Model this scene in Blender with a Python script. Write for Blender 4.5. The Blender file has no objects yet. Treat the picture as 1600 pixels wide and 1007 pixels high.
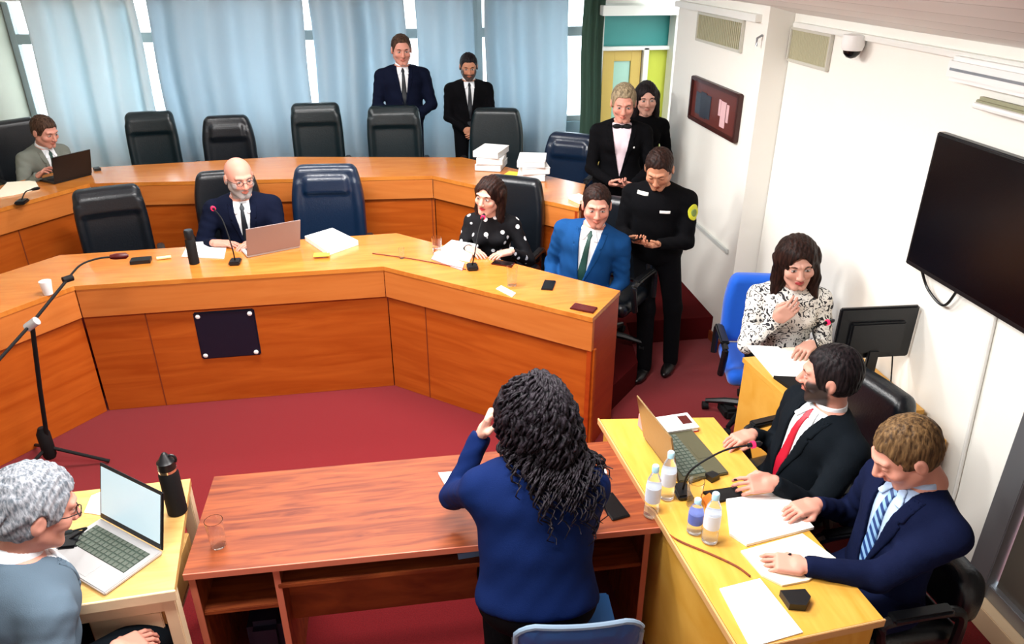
import bpy, bmesh, math, random
import numpy as np
from mathutils import Vector, Matrix

random.seed(4)
SC = bpy.context.scene
COL = SC.collection
PI = math.pi

# ------------------------------------------------------------------ camera
FPX, CAM_H = 1183.0, 2.92
CAM_TH = math.atan((503.5 + 80) / FPX)
CAM_PSI = math.radians(-8.62)
cam_data = bpy.data.cameras.new('camera')
cam_data.sensor_width = 36.0
cam_data.lens = FPX / 1600 * 36
cam_data.clip_start = 0.05
cam = bpy.data.objects.new('camera', cam_data)
cam.location = (0, 0, CAM_H)
cam.rotation_euler = (PI / 2 - CAM_TH, 0, CAM_PSI)
COL.objects.link(cam)
SC.camera = cam
SC.view_settings.view_transform = 'Standard'
SC.view_settings.look = 'None'
SC.view_settings.gamma = 1
SC.view_settings.use_curve_mapping = False
SC.view_settings.exposure = 0.12

# ------------------------------------------------------------------ world and lights
w = bpy.data.worlds.new('daylight')
w.use_nodes = True
w.node_tree.nodes['Background'].inputs[0].default_value = (0.86, 0.95, 1.0, 1)
w.node_tree.nodes['Background'].inputs[1].default_value = 7.5
SC.world = w


def area(name, loc, rot, sx, sy, power, color):
    l = bpy.data.lights.new(name, 'AREA')
    l.shape = 'RECTANGLE'
    l.size, l.size_y, l.energy, l.color = sx, sy, power, color
    o = bpy.data.objects.new(name, l)
    o.location, o.rotation_euler = loc, rot
    COL.objects.link(o)
    return o


LIGHTS = [  # ceiling luminaires above the frame, over the well of the room and over the benches
    ((-0.8, 1.6), 75), ((-0.9, 4.2), 95), ((-1.2, 6.6), 45), ((0.35, 2.4), 85), ((0.3, 4.8), 75),
]


def ceil_z(x):
    return 2.49 + 0.25 * max(0.0, 2.66 - x)


for (lx, ly), p in LIGHTS:
    area('ceiling_lamp_light', (lx, ly, ceil_z(lx) - 0.16), (0, 0, 0), 1.2, 0.35, p, (1.0, 0.985, 0.965))



# ------------------------------------------------------------------ placing by line of sight on a known surface
def ray(px, py):
    c, s = math.cos(CAM_PSI), math.sin(CAM_PSI)
    r = Vector((c, s, 0)); fh = Vector((-s, c, 0))
    fw = fh * math.cos(CAM_TH) + Vector((0, 0, -math.sin(CAM_TH)))
    up = fh * math.sin(CAM_TH) + Vector((0, 0, math.cos(CAM_TH)))
    return r * (px - 800) - up * (py - 503.5) + fw * FPX


def on(px, py, z):
    d = ray(px, py); t = (z - CAM_H) / d.z
    return Vector((d.x * t, d.y * t, z))


# ------------------------------------------------------------------ tagging
def tag(o, label=None, cat=None, group=None, kind=None):
    if label: o['label'] = label
    if cat: o['category'] = cat
    if group: o['group'] = group
    if kind: o['kind'] = kind
    return o


def empty(name, loc, rz=0, label=None, cat=None, group=None):
    o = bpy.data.objects.new(name, None)
    o.empty_display_size = 0.1
    o.location = loc; o.rotation_euler = (0, 0, rz)
    COL.objects.link(o)
    return tag(o, label, cat, group)


def copy_tree(o, parent=None):
    c = o.copy(); COL.objects.link(c)
    if parent: c.parent = parent
    for ch in list(o.children):
        copy_tree(ch, c)
    return c


# ------------------------------------------------------------------ materials
MATS = {}


def mat(name, color, rough=0.5, spec=0.5, metal=0.0, trans=0.0, emit=None, es=1.0, coat=0.0, sheen=0.0, ior=1.45, bump=None, alpha=1.0):
    if name in MATS: return MATS[name]
    m = bpy.data.materials.new(name); m.use_nodes = True
    nt = m.node_tree; b = nt.nodes['Principled BSDF']
    b.inputs['Base Color'].default_value = (*color, 1)
    b.inputs['Roughness'].default_value = rough
    b.inputs['Specular IOR Level'].default_value = spec
    b.inputs['Metallic'].default_value = metal
    b.inputs['Transmission Weight'].default_value = trans
    b.inputs['IOR'].default_value = ior
    b.inputs['Coat Weight'].default_value = coat
    b.inputs['Sheen Weight'].default_value = sheen
    b.inputs['Alpha'].default_value = alpha
    if emit:
        b.inputs['Emission Color'].default_value = (*emit, 1)
        b.inputs['Emission Strength'].default_value = es
    n = nt.nodes.new('ShaderNodeTexNoise'); tc = nt.nodes.new('ShaderNodeTexCoord')
    nt.links.new(tc.outputs['Object'], n.inputs['Vector'])
    n.inputs['Scale'].default_value = bump[0] if bump else 40
    bp = nt.nodes.new('ShaderNodeBump'); bp.inputs['Strength'].default_value = bump[1] if bump else 0.03
    bp.inputs['Distance'].default_value = 0.01
    nt.links.new(n.outputs['Fac'], bp.inputs['Height']); nt.links.new(bp.outputs['Normal'], b.inputs['Normal'])
    MATS[name] = m
    return m


def nodes(m):
    return m.node_tree, m.node_tree.nodes['Principled BSDF']


def ramp(nt, fac, stops):
    r = nt.nodes.new('ShaderNodeValToRGB')
    el = r.color_ramp.elements
    while len(el) < len(stops): el.new(0.5)
    for e, (p, c) in zip(el, stops):
        e.position = p; e.color = (*c, 1)
    nt.links.new(fac, r.inputs['Fac'])
    return r


def wood(name, c1, c2, rough=0.3, scale=(1.0, 1.0, 9.0), spec=0.5, coat=0.3):
    m = mat(name, c1, rough, spec, coat=coat, bump=(60, 0.02)); nt, b = nodes(m)
    tc = nt.nodes.new('ShaderNodeTexCoord'); mp = nt.nodes.new('ShaderNodeMapping')
    mp.inputs['Scale'].default_value = scale
    nt.links.new(tc.outputs['Object'], mp.inputs['Vector'])
    n = nt.nodes.new('ShaderNodeTexNoise'); n.inputs['Scale'].default_value = 2.2
    n.inputs['Detail'].default_value = 5; n.inputs['Distortion'].default_value = 1.2
    nt.links.new(mp.outputs['Vector'], n.inputs['Vector'])
    r = ramp(nt, n.outputs['Fac'], [(0.3, c1), (0.7, c2)])
    nt.links.new(r.outputs['Color'], b.inputs['Base Color'])
    b.inputs['Coat Roughness'].default_value = 0.25
    return m


def hair_mat(name, c1, c2, scale=(90, 90, 12)):
    m = mat(name, c1, 0.5, 0.14, bump=(1, 0)); nt, b = nodes(m)
    tc = nt.nodes.new('ShaderNodeTexCoord'); mp = nt.nodes.new('ShaderNodeMapping')
    mp.inputs['Scale'].default_value = scale
    nt.links.new(tc.outputs['Object'], mp.inputs['Vector'])
    n = nt.nodes.new('ShaderNodeTexNoise'); n.inputs['Scale'].default_value = 1.0; n.inputs['Detail'].default_value = 3
    nt.links.new(mp.outputs['Vector'], n.inputs['Vector'])
    r = ramp(nt, n.outputs['Fac'], [(0.35, c1), (0.68, c2)])
    nt.links.new(r.outputs['Color'], b.inputs['Base Color'])
    bp = [x for x in nt.nodes if x.type == 'BUMP'][0]
    bp.inputs['Strength'].default_value = 0.5
    nt.links.new(n.outputs['Fac'], bp.inputs['Height'])
    return m


def srgb(r, g, b):
    f = lambda v: (v / 255 / 12.92) if v / 255 <= 0.04045 else ((v / 255 + 0.055) / 1.055) ** 2.4
    return (f(r), f(g), f(b))


M = {}
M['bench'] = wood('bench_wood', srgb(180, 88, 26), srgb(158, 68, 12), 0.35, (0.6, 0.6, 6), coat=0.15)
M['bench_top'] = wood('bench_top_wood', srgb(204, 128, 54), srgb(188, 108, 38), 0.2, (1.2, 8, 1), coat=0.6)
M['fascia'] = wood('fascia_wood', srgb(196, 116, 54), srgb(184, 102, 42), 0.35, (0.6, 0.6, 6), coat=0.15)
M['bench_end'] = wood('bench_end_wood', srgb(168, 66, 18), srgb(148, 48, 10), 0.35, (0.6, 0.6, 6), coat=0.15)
M['brown_wood'] = wood('brown_wood', srgb(146, 72, 34), srgb(96, 36, 16), 0.5, (1.2, 12, 3), spec=0.3, coat=0.0)
M['brown_edge'] = mat('brown_wood_edge', srgb(196, 110, 84), 0.4)
M['yellow_wood'] = wood('yellow_wood', srgb(214, 164, 74), srgb(202, 146, 52), 0.35, (9, 1.2, 2), coat=0.2)
M['yellow_edge'] = mat('yellow_wood_edge', srgb(208, 160, 104), 0.4)
M['pale_wood'] = wood('pale_wood', srgb(210, 168, 104), srgb(194, 148, 82), 0.4, (1.2, 9, 2), coat=0.1)
M['pale_edge'] = mat('pale_wood_edge', srgb(232, 206, 168), 0.4)
M['seam'] = mat('dark_seam', srgb(120, 48, 14), 0.6)
M['leather'] = mat('dark_leather', srgb(11, 17, 24), 0.33, 0.6, bump=(90, 0.12))
M['leather_blue'] = mat('navy_leather', srgb(10, 30, 54), 0.3, 0.7, bump=(90, 0.12))
M['leather_green'] = mat('green_black_leather', srgb(9, 25, 30), 0.35, 0.6, bump=(90, 0.12))
M['blackplastic'] = mat('black_plastic', srgb(16, 17, 20), 0.35, 0.5)
M['matteblack'] = mat('matte_black', srgb(12, 12, 14), 0.7, 0.3)
M['screen'] = mat('black_glass_screen', srgb(3, 3, 6), 0.25, 0.35)
M['chrome'] = mat('chrome', (0.8, 0.8, 0.82), 0.2, metal=1.0)
M['steel'] = mat('grey_metal', srgb(150, 152, 156), 0.35, metal=0.7)
M['silver'] = mat('silver_plastic', srgb(186, 184, 184), 0.4, metal=0.3)
M['paper'] = mat('white_paper', srgb(245, 245, 243), 0.7, 0.2)
M['paper_edge'] = mat('paper_edges', srgb(214, 214, 216), 0.8, 0.2)
M['cream'] = mat('cream_paper', srgb(243, 236, 214), 0.7, 0.2)
M['whiteplastic'] = mat('white_plastic', srgb(236, 236, 234), 0.35)
M['yellow'] = mat('yellow_card', srgb(222, 196, 60), 0.6)
M['red'] = mat('red_plastic', srgb(170, 20, 30), 0.4)
M['redring'] = mat('red_light_ring', srgb(220, 30, 70), 0.4, emit=srgb(230, 30, 80), es=1.2)
M['glass'] = mat('clear_glass', (1, 1, 1), 0.02, 0.5, trans=1.0, ior=1.4, bump=(1, 0))
M['plastic_clear'] = mat('clear_bottle_plastic', (0.93, 0.97, 1.0), 0.08, 0.5, trans=0.92, ior=1.2, bump=(1, 0))
M['label'] = mat('bottle_label', srgb(220, 228, 240), 0.5)
M['label_blue'] = mat('blue_bottle_label', srgb(90, 110, 190), 0.5)
M['bluecap'] = mat('pale_blue_cap', srgb(170, 215, 232), 0.4)
M['bluefabric'] = mat('blue_chair_fabric', srgb(14, 84, 190), 0.75, 0.2, sheen=0.3, bump=(200, 0.1))
M['bluechair'] = mat('blue_chair_shell', srgb(36, 84, 140), 0.4)
M['bluerim'] = mat('pale_chair_rim', srgb(120, 140, 160), 0.35)
M['amber'] = mat('orange_card', srgb(224, 120, 30), 0.6)
M['navyfolder'] = mat('pale_blue_folder', srgb(110, 140, 180), 0.4)
M['darkred'] = mat('dark_red_cover', srgb(74, 14, 12), 0.35)
M['pink'] = mat('pink_card', srgb(226, 150, 150), 0.6)


# ------------------------------------------------------------------ plain mesh helpers
def mesh_obj(name, verts, faces, m, parent=None, smooth=False, loc=None):
    me = bpy.data.meshes.new(name)
    me.from_pydata([tuple(v) for v in verts], [], [tuple(f) for f in faces])
    me.materials.append(m)
    if smooth: me.polygons.foreach_set('use_smooth', [True] * len(me.polygons))
    me.update()
    o = bpy.data.objects.new(name, me); COL.objects.link(o)
    if parent: o.parent = parent
    if loc is not None: o.location = loc
    return o


class MB:
    """collects shapes for one mesh"""
    def __init__(s): s.v = []; s.f = []; s.sm = []

    def add(s, v, f, mtx=None, smooth=False):
        n = len(s.v)
        s.v += [tuple(mtx @ Vector(p)) if mtx else tuple(p) for p in v]
        s.f += [tuple(i + n for i in q) for q in f]; s.sm += [smooth] * len(f)
        return s

    def box(s, c, d, mtx=None, bev=0.004):
        bm = bmesh.new()
        bmesh.ops.create_cube(bm, size=1)
        for v in bm.verts: v.co = Vector((v.co.x * d[0], v.co.y * d[1], v.co.z * d[2]))
        b = min(bev, min(d) * 0.3)
        if b > 0: bmesh.ops.bevel(bm, geom=bm.edges[:], offset=b, segments=2, affect='EDGES')
        bm.verts.index_update()
        v = [tuple(Vector(p.co) + Vector(c)) for p in bm.verts]; f = [[q.index for q in p.verts] for p in bm.faces]
        bm.free()
        return s.add(v, f, mtx)

    def prism(s, pts, z0, z1, mtx=None):
        n = len(pts)
        a = sum(pts[i][0] * pts[(i + 1) % n][1] - pts[(i + 1) % n][0] * pts[i][1] for i in range(n))
        if a < 0: pts = pts[::-1]
        v = [(p[0], p[1], z0) for p in pts] + [(p[0], p[1], z1) for p in pts]
        f = [tuple(range(n))[::-1], tuple(range(n, 2 * n))] + [(i, (i + 1) % n, n + (i + 1) % n, n + i) for i in range(n)]
        return s.add(v, f, mtx)

    def tube(s, pts, r, n=8, mtx=None, cap=True):
        pts = [Vector(p) for p in pts]; rs = r if isinstance(r, (list, tuple)) else [r] * len(pts)
        v = []; f = []; up = Vector((0.13, 0.21, 0.97))
        for i, p in enumerate(pts):
            t = (pts[min(i + 1, len(pts) - 1)] - pts[max(i - 1, 0)]).normalized()
            a = t.cross(up)
            if a.length < 0.05: a = t.cross(Vector((1, 0, 0)))
            a.normalize(); b = t.cross(a)
            for k in range(n):
                q = 2 * PI * k / n
                v.append(p + a * math.cos(q) * rs[i] + b * math.sin(q) * rs[i])
        for i in range(len(pts) - 1):
            for k in range(n):
                f.append((i * n + k, i * n + (k + 1) % n, (i + 1) * n + (k + 1) % n, (i + 1) * n + k))
        if cap:
            f.append(tuple(range(n))); f.append(tuple(range((len(pts) - 1) * n, len(pts) * n))[::-1])
        return s.add(v, f, mtx, True)

    def lathe(s, prof, n=24, mtx=None):
        v = []; f = []
        for r, z in prof:
            for k in range(n):
                q = 2 * PI * k / n
                v.append((r * math.cos(q), r * math.sin(q), z))
        for i in range(len(prof) - 1):
            for k in range(n):
                f.append((i * n + k, i * n + (k + 1) % n, (i + 1) * n + (k + 1) % n, (i + 1) * n + k))
        f.append(tuple(range(n))[::-1]); f.append(tuple(range((len(prof) - 1) * n, len(prof) * n)))
        return s.add(v, f, mtx, True)

    def build(s, name, m, parent=None, loc=None):
        o = mesh_obj(name, s.v, s.f, m, parent, loc=loc)
        o.data.polygons.foreach_set('use_smooth', s.sm)
        if any(s.sm):
            try: o.data.set_sharp_from_angle(angle=math.radians(40))
            except Exception: pass
        return o


def TR(x=0, y=0, z=0, rz=0, rx=0, ry=0):
    return Matrix.Translation((x, y, z)) @ Matrix.Rotation(rz, 4, 'Z') @ Matrix.Rotation(rx, 4, 'X') @ Matrix.Rotation(ry, 4, 'Y')


def spline(pts, n=8):
    pts = [Vector(p) for p in pts]; out = []
    P = [pts[0]] + pts + [pts[-1]]
    for i in range(1, len(P) - 2):
        for k in range(n):
            t = k / n
            a, b, c, d = P[i - 1], P[i], P[i + 1], P[i + 2]
            out.append(0.5 * ((2 * b) + (c - a) * t + (2 * a - 5 * b + 4 * c - d) * t * t + (3 * b - a - 3 * c + d) * t ** 3))
    out.append(pts[-1])
    return out


# ------------------------------------------------------------------ implicit surfaces (smooth blends, meshed by surface nets)
def surf(f, lo, hi, h):
    B = 4
    lo = np.array(lo, float); hi = np.array(hi, float)
    nb = np.ceil((hi - lo) / (h * B)).astype(int) + 1
    n = nb * B + 1
    cx = [lo[a] + (np.arange(nb[a]) * B + B / 2) * h for a in range(3)]
    G = np.stack(np.meshgrid(*cx, indexing='ij'), -1).reshape(-1, 3)
    dc = f(G).reshape(nb)
    act = np.abs(dc) < h * B * 1.9 + 0.012
    D = np.repeat(np.repeat(np.repeat(np.where(dc < 0, -1.0, 1.0), B, 0), B, 1), B, 2)
    D = np.pad(D, ((0, 1), (0, 1), (0, 1)), mode='edge')
    idx = np.argwhere(act)
    off = np.stack(np.meshgrid(*[np.arange(B + 1)] * 3, indexing='ij'), -1).reshape(-1, 3)
    I = (idx[:, None, :] * B + off[None]).reshape(-1, 3)
    D[I[:, 0], I[:, 1], I[:, 2]] = f(lo + I * h)
    D[0] = D[-1] = 1; D[:, 0] = D[:, -1] = 1; D[:, :, 0] = D[:, :, -1] = 1
    S = D < 0
    c = np.zeros(np.array(D.shape) - 1, int)
    for a in (0, 1):
        for b in (0, 1):
            for g in (0, 1):
                c += S[a:S.shape[0] - 1 + a, b:S.shape[1] - 1 + b, g:S.shape[2] - 1 + g]
    cells = np.argwhere((c > 0) & (c < 8))
    vid = -np.ones(c.shape, int); vid[tuple(cells.T)] = np.arange(len(cells))
    acc = np.zeros((len(cells), 3)); cnt = np.zeros(len(cells))
    cor = [(a, b, g) for a in (0, 1) for b in (0, 1) for g in (0, 1)]
    for p in cor:
        for ax in range(3):
            if p[ax]: continue
            q = list(p); q[ax] = 1
            pa = cells + np.array(p); qa = cells + np.array(q)
            da = D[tuple(pa.T)]; db = D[tuple(qa.T)]
            x = (da < 0) != (db < 0)
            t = np.where(x, da / np.where(x, da - db, 1), 0)
            pos = pa + t[:, None] * (np.array(q) - np.array(p))
            acc += np.where(x[:, None], pos, 0); cnt += x
    V = lo + acc / cnt[:, None] * h
    F = []
    for ax in range(3):
        sl0 = [slice(None)] * 3; sl1 = [slice(None)] * 3
        sl0[ax] = slice(0, -1); sl1[ax] = slice(1, None)
        A = S[tuple(sl0)]; Bq = S[tuple(sl1)]
        e = np.argwhere(A != Bq)
        u, v = (ax + 1) % 3, (ax + 2) % 3
        e = e[(e[:, u] > 0) & (e[:, v] > 0) & (e[:, u] < c.shape[u]) & (e[:, v] < c.shape[v])]
        flip = A[tuple(e.T)]
        q = []
        for du, dv in ((1, 1), (0, 1), (0, 0), (1, 0)):
            k = e.copy(); k[:, u] -= du; k[:, v] -= dv
            q.append(vid[tuple(k.T)])
        q = np.stack(q, 1)
        q[~flip] = q[~flip][:, ::-1]
        F.append(q)
    F = np.concatenate(F)
    F = F[(F >= 0).all(1)]
    return V, F


def np_obj(name, V, F, m, parent=None, colors=None):
    me = bpy.data.meshes.new(name)
    me.vertices.add(len(V)); me.vertices.foreach_set('co', V.astype('f').ravel())
    me.loops.add(len(F) * 4); me.loops.foreach_set('vertex_index', F.astype('i').ravel())
    me.polygons.add(len(F)); me.polygons.foreach_set('loop_start', np.arange(0, len(F) * 4, 4, dtype='i'))
    me.polygons.foreach_set('use_smooth', np.ones(len(F), bool))
    me.update(calc_edges=True); me.validate()
    me.materials.append(m)
    if colors is not None:
        a = me.color_attributes.new('Col', 'FLOAT_COLOR', 'POINT')
        a.data.foreach_set('color', np.concatenate([colors, np.ones((len(V), 1))], 1).astype('f').ravel())
    o = bpy.data.objects.new(name, me); COL.objects.link(o)
    if parent: o.parent = parent
    return o


def join_np(parts):
    V = []; F = []; n = 0; C = []
    for p in parts:
        V.append(p[0]); F.append(p[1] + n); n += len(p[0])
        if len(p) > 2: C.append(p[2])
    return np.concatenate(V), np.concatenate(F), (np.concatenate(C) if C else None)


A3 = lambda *v: np.array(v, float)


def s_ell(P, c, r):
    q = (P - A3(*c)) / A3(*r)
    k0 = np.linalg.norm(q, axis=1); k1 = np.linalg.norm(q / A3(*r), axis=1) + 1e-9
    return k0 * (k0 - 1) / k1


def s_cone(P, a, b, ra, rb):
    a = A3(*a); b = A3(*b); ba = b - a; L = ba @ ba + 1e-12
    t = np.clip((P - a) @ ba / L, 0, 1)
    return np.linalg.norm(P - a - t[:, None] * ba, axis=1) - (ra + (rb - ra) * t)


def s_box(P, c, hf, r):
    q = np.abs(P - A3(*c)) - A3(*hf)
    return np.linalg.norm(np.maximum(q, 0), axis=1) + np.minimum(q.max(1), 0) - r


def smin(a, b, k):
    h = np.clip(0.5 + 0.5 * (b - a) / k, 0, 1)
    return b + (a - b) * h - k * h * (1 - h)


def smax(a, b, k): return -smin(-a, -b, k)


def ss(x, a, b):
    t = np.clip((x - a) / (b - a), 0, 1)
    return t * t * (3 - 2 * t)


def R3(yaw=0, pitch=0, roll=0):
    return np.array(Matrix.Rotation(math.radians(yaw), 3, 'Z') @ Matrix.Rotation(math.radians(pitch), 3, 'X') @ Matrix.Rotation(math.radians(roll), 3, 'Y'))

# ================================================================== THE ROOM
def struct(name, o, parent=None):
    o.name = name
    if not parent: o['kind'] = 'structure'
    return o


carpet = mat('red_carpet', srgb(150, 28, 34), 0.95, 0.1, sheen=0.2, bump=(400, 0.3)); nt, b = nodes(carpet)
n = nt.nodes.new('ShaderNodeTexNoise'); n.inputs['Scale'].default_value = 160
tc = nt.nodes.new('ShaderNodeTexCoord'); nt.links.new(tc.outputs['Object'], n.inputs['Vector'])
r = ramp(nt, n.outputs['Fac'], [(0.3, srgb(98, 8, 16)), (0.7, srgb(120, 14, 22))]); nt.links.new(r.outputs['Color'], b.inputs['Base Color'])
wallm = mat('white_wall_paint', srgb(238, 236, 228), 0.6, 0.3, bump=(12, 0.03))
M['wall'] = wallm
ceilm = mat('grey_slat_ceiling', srgb(206, 204, 198), 0.5, 0.3); nt, b = nodes(ceilm)
tc = nt.nodes.new('ShaderNodeTexCoord'); wv = nt.nodes.new('ShaderNodeTexWave'); wv.inputs['Scale'].default_value = 1.3
wv.bands_direction = 'X'; wv.inputs['Distortion'].default_value = 0.3; wv.wave_profile = 'SAW'
nt.links.new(tc.outputs['Object'], wv.inputs['Vector'])
r = ramp(nt, wv.outputs['Fac'], [(0.0, srgb(176, 176, 172)), (0.05, srgb(236, 237, 234)), (0.9, srgb(244, 244, 242))])
nt.links.new(r.outputs['Color'], b.inputs['Base Color'])

YW = 8.8      # window wall
XA, XB, YJ = 2.48, 2.66, 5.05
struct('floor', MB().box((0, 3.6, -0.05), (9, 11.5, 0.1), bev=0).build('floor', carpet))
# platforms for the two tiers of benches
p1 = [(-4, 4.3), (-2.9, 4.5), (-2.35, 5.15), (-0.1, 5.2), (1.12, 4.08), (1.3, 4.28), (1.64, 4.66), (1.74, 5.3), (2.48, 5.3), (4, 5.3), (4, YW), (-4, YW)]
struct('floor_platform_lower', MB().prism(p1, 0.0, 0.2).build('p', mat('platform_carpet', srgb(70, 10, 12), 0.95, 0.1)))
p2 = [(-4, 5.7), (-2.75, 6.75), (0.35, 6.65), (1.45, 5.72), (1.6, 6.35), (1.75, 7.2), (4, 7.2), (4, YW), (-4, YW)]
struct('floor_platform_upper', MB().prism(p2, 0.2, 0.4).build('p', MATS['platform_carpet']))
# right wall in two planes with the step between them
struct('wall_right_far', MB().box((XA + 0.3, 5.9, 1.3), (0.6, 1.7, 2.8), bev=0).build('w', wallm))
struct('wall_right_near', MB().box((XB + 0.1, 3.735, 1.3), (0.2, 2.62, 2.8), bev=0).build('w', wallm))
struct('wall_right_return', MB().box((XB + 0.1, -0.35, 1.3), (0.2, 2.3, 2.8), bev=0).build('w', wallm))
struct('wall_back', MB().box((-0.6, -1.6, 1.8), (7.2, 0.2, 3.8), bev=0).build('w', wallm))
greyw = mat('grey_beige_wall', srgb(168, 166, 150), 0.7, 0.2)
struct('wall_left', MB().box((-3.93, 3.6, 1.9), (0.2, 10.8, 3.9), bev=0).build('w', greyw))
# ceiling rising away from the right wall
cz = [(XB + 0.2, ceil_z(XB + 0.2)), (-4.1, ceil_z(-4.1))]
v = []
for y in (-1.7, YW + 0.2):
    for x, z in cz: v += [(x, y, z), (x, y, z + 0.08)]
struct('ceiling', mesh_obj('ceiling', v, [(0, 4, 6, 2), (1, 3, 7, 5), (0, 1, 5, 4), (2, 6, 7, 3), (0, 2, 3, 1), (4, 5, 7, 6)], ceilm))
whitetrim = mat('white_trim', srgb(230, 230, 224), 0.4)
struct('trim_1', MB().box((XA - 0.02, 5.95, 2.5), (0.05, 1.6, 0.05)).build('t', whitetrim))
struct('trim_2', MB().box((XB - 0.02, 3.7, 2.475), (0.05, 2.55, 0.03)).build('t', whitetrim))
struct('baseboard_right', MB().box((XA - 0.012, 5.2, 0.04), (0.025, 0.3, 0.08)).build('t', MATS['dark_seam']))
struct('baseboard_right_near', MB().box((XB - 0.012, 3.75, 0.04), (0.025, 2.5, 0.08)).build('t', whitetrim))
struct('trim_3', MB().box((XA - 0.012, 5.85, 0.82), (0.02, 1.35, 0.035)).build('t', mat('chair_rail', srgb(196, 200, 196), 0.5)))
# wall opening by the near right corner: dark glass panel in a grey aluminium frame over a wooden sill
fr = struct('door_1', MB().box((XB + 0.02, 2.37, 1.3), (0.1, 0.12, 2.55)).box((XB + 0.02, 0.85, 2.42), (0.1, 2.95, 0.12)).box((XB + 0.02, 0.85, 0.16), (0.06, 2.95, 0.08)).build('f', M['steel']))
MB().box((XB + 0.03, 0.85, 1.27), (0.02, 2.9, 2.3)).build('pane', mat('dark_door_glass', srgb(84, 78, 70), 0.25, 0.5), fr)
MB().box((XB + 0.0, 0.85, 0.06), (0.14, 3.0, 0.12)).build('sill', M['pale_edge'], fr)

# far window wall with five openings, mullions and glass
sky = mat('window_glass', (0.9, 0.97, 1), 0.3, 0.3, trans=0.9, ior=1.05, bump=(1, 0))
winx = [-3.82, -2.05, -0.55, 0.95, 2.3]
frm = mat('window_frame', srgb(150, 160, 160), 0.5)
struct('wall_far_bottom', MB().box((-0.7, YW + 0.1, 0.65), (6.5, 0.2, 0.9), bev=0).build('w', mat('blue_grey_wall', srgb(130, 155, 165), 0.7)))
struct('wall_far_top', MB().box((-0.7, YW + 0.1, 3.1), (6.5, 0.2, 1.3), bev=0).build('w', whitetrim))
for i in range(4):
    x0, x1 = winx[i], winx[i + 1]
    wn = empty('window_%d' % (i + 1), ((x0 + x1) / 2, YW + 0.1, 1.1)); wn['kind'] = 'structure'
    hw = (x1 - x0) / 2
    MB().box((-hw + 0.03, 0, 0.67), (0.06, 0.1, 1.34)).box((hw - 0.03, 0, 0.67), (0.06, 0.1, 1.34)).box((0, 0, 0.99), (hw * 2, 0.09, 0.1)).box((0, 0, 0.03), (hw * 2, 0.1, 0.06)).build('window_frame', frm, wn)
    MB().box((0, 0.03, 0.67), (hw * 2 - 0.1, 0.012, 1.3), bev=0).build('pane', sky, wn)
# door bay in the far right corner
struct('wall_far_right', MB().box((3.35, YW - 0.2, 1.4), (0.5, 0.2, 3.2), bev=0).build('w', wallm))
struct('wall_far_bay', MB().box((2.8, YW + 0.06, 1.6), (1.2, 0.1, 2.6), bev=0).build('w', wallm))
struct('wall_corner_right', MB().box((3.5, 7.8, 1.6), (0.1, 2.2, 2.6), bev=0).build('w', wallm))
struct('trim_4', MB().box((2.31, YW - 0.12, 1.35), (0.05, 0.1, 2.0)).box((2.84, YW - 0.12, 1.15), (0.06, 0.08, 1.55)).box((2.8, YW - 0.12, 1.92), (0.95, 0.08, 0.04)).build('t', whitetrim))
struct('trim_5', MB().box((2.85, 8.6, 2.33), (1.2, 0.4, 0.1)).build('t', whitetrim))
teal = mat('teal_glass_panel', srgb(52, 140, 136), 0.4, 0.4)
struct('window_5', MB().box((2.85, YW - 0.05, 2.12), (1.1, 0.03, 0.4), bev=0).build('p', teal))
d2 = struct('door_2', MB().box((2.42, YW - 0.08, 1.16), (0.13, 0.05, 1.52)).box((2.74, YW - 0.08, 1.16), (0.12, 0.05, 1.52)).box((2.5825, YW - 0.08, 1.85), (0.195, 0.05, 0.14)).box((2.5825, YW - 0.08, 0.7), (0.195, 0.05, 0.6)).build('d', mat('tan_door', srgb(206, 176, 90), 0.5)))
MB().box((2.57, YW - 0.07, 1.38), (0.26, 0.02, 0.82)).build('pane', mat('door_light_glass', srgb(150, 196, 176), 0.2), d2)
struct('wall_door_side', MB().box((3.05, YW - 0.05, 1.1), (0.4, 0.05, 1.6), bev=0).build('p', mat('lime_panel', srgb(198, 206, 74), 0.6)))

# curtains: separate drops with folds, hung from a black track
curt = mat('pale_blue_curtain', srgb(172, 186, 194), 0.85, 0.1, bump=(250, 0.05)); nt, b = nodes(curt)
tl = nt.nodes.new('ShaderNodeBsdfTranslucent'); tl.inputs['Color'].default_value = (*srgb(206, 220, 228), 1)
mx = nt.nodes.new('ShaderNodeMixShader'); mx.inputs[0].default_value = 0.42
out = [x for x in nt.nodes if x.type == 'OUTPUT_MATERIAL'][0]
nt.links.new(b.outputs[0], mx.inputs[1]); nt.links.new(tl.outputs[0], mx.inputs[2]); nt.links.new(mx.outputs[0], out.inputs['Surface'])
litcurt = curt.copy(); litcurt.name = 'lit_curtain'; litcurt.node_tree.nodes['Principled BSDF'].inputs['Base Color'].default_value = (*srgb(228, 234, 230), 1)  # curtain copy with the brighter light at the left put into its colour
darkcurt = mat('dark_green_curtain', srgb(58, 78, 66), 0.9, 0.1, bump=(250, 0.05))


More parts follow.
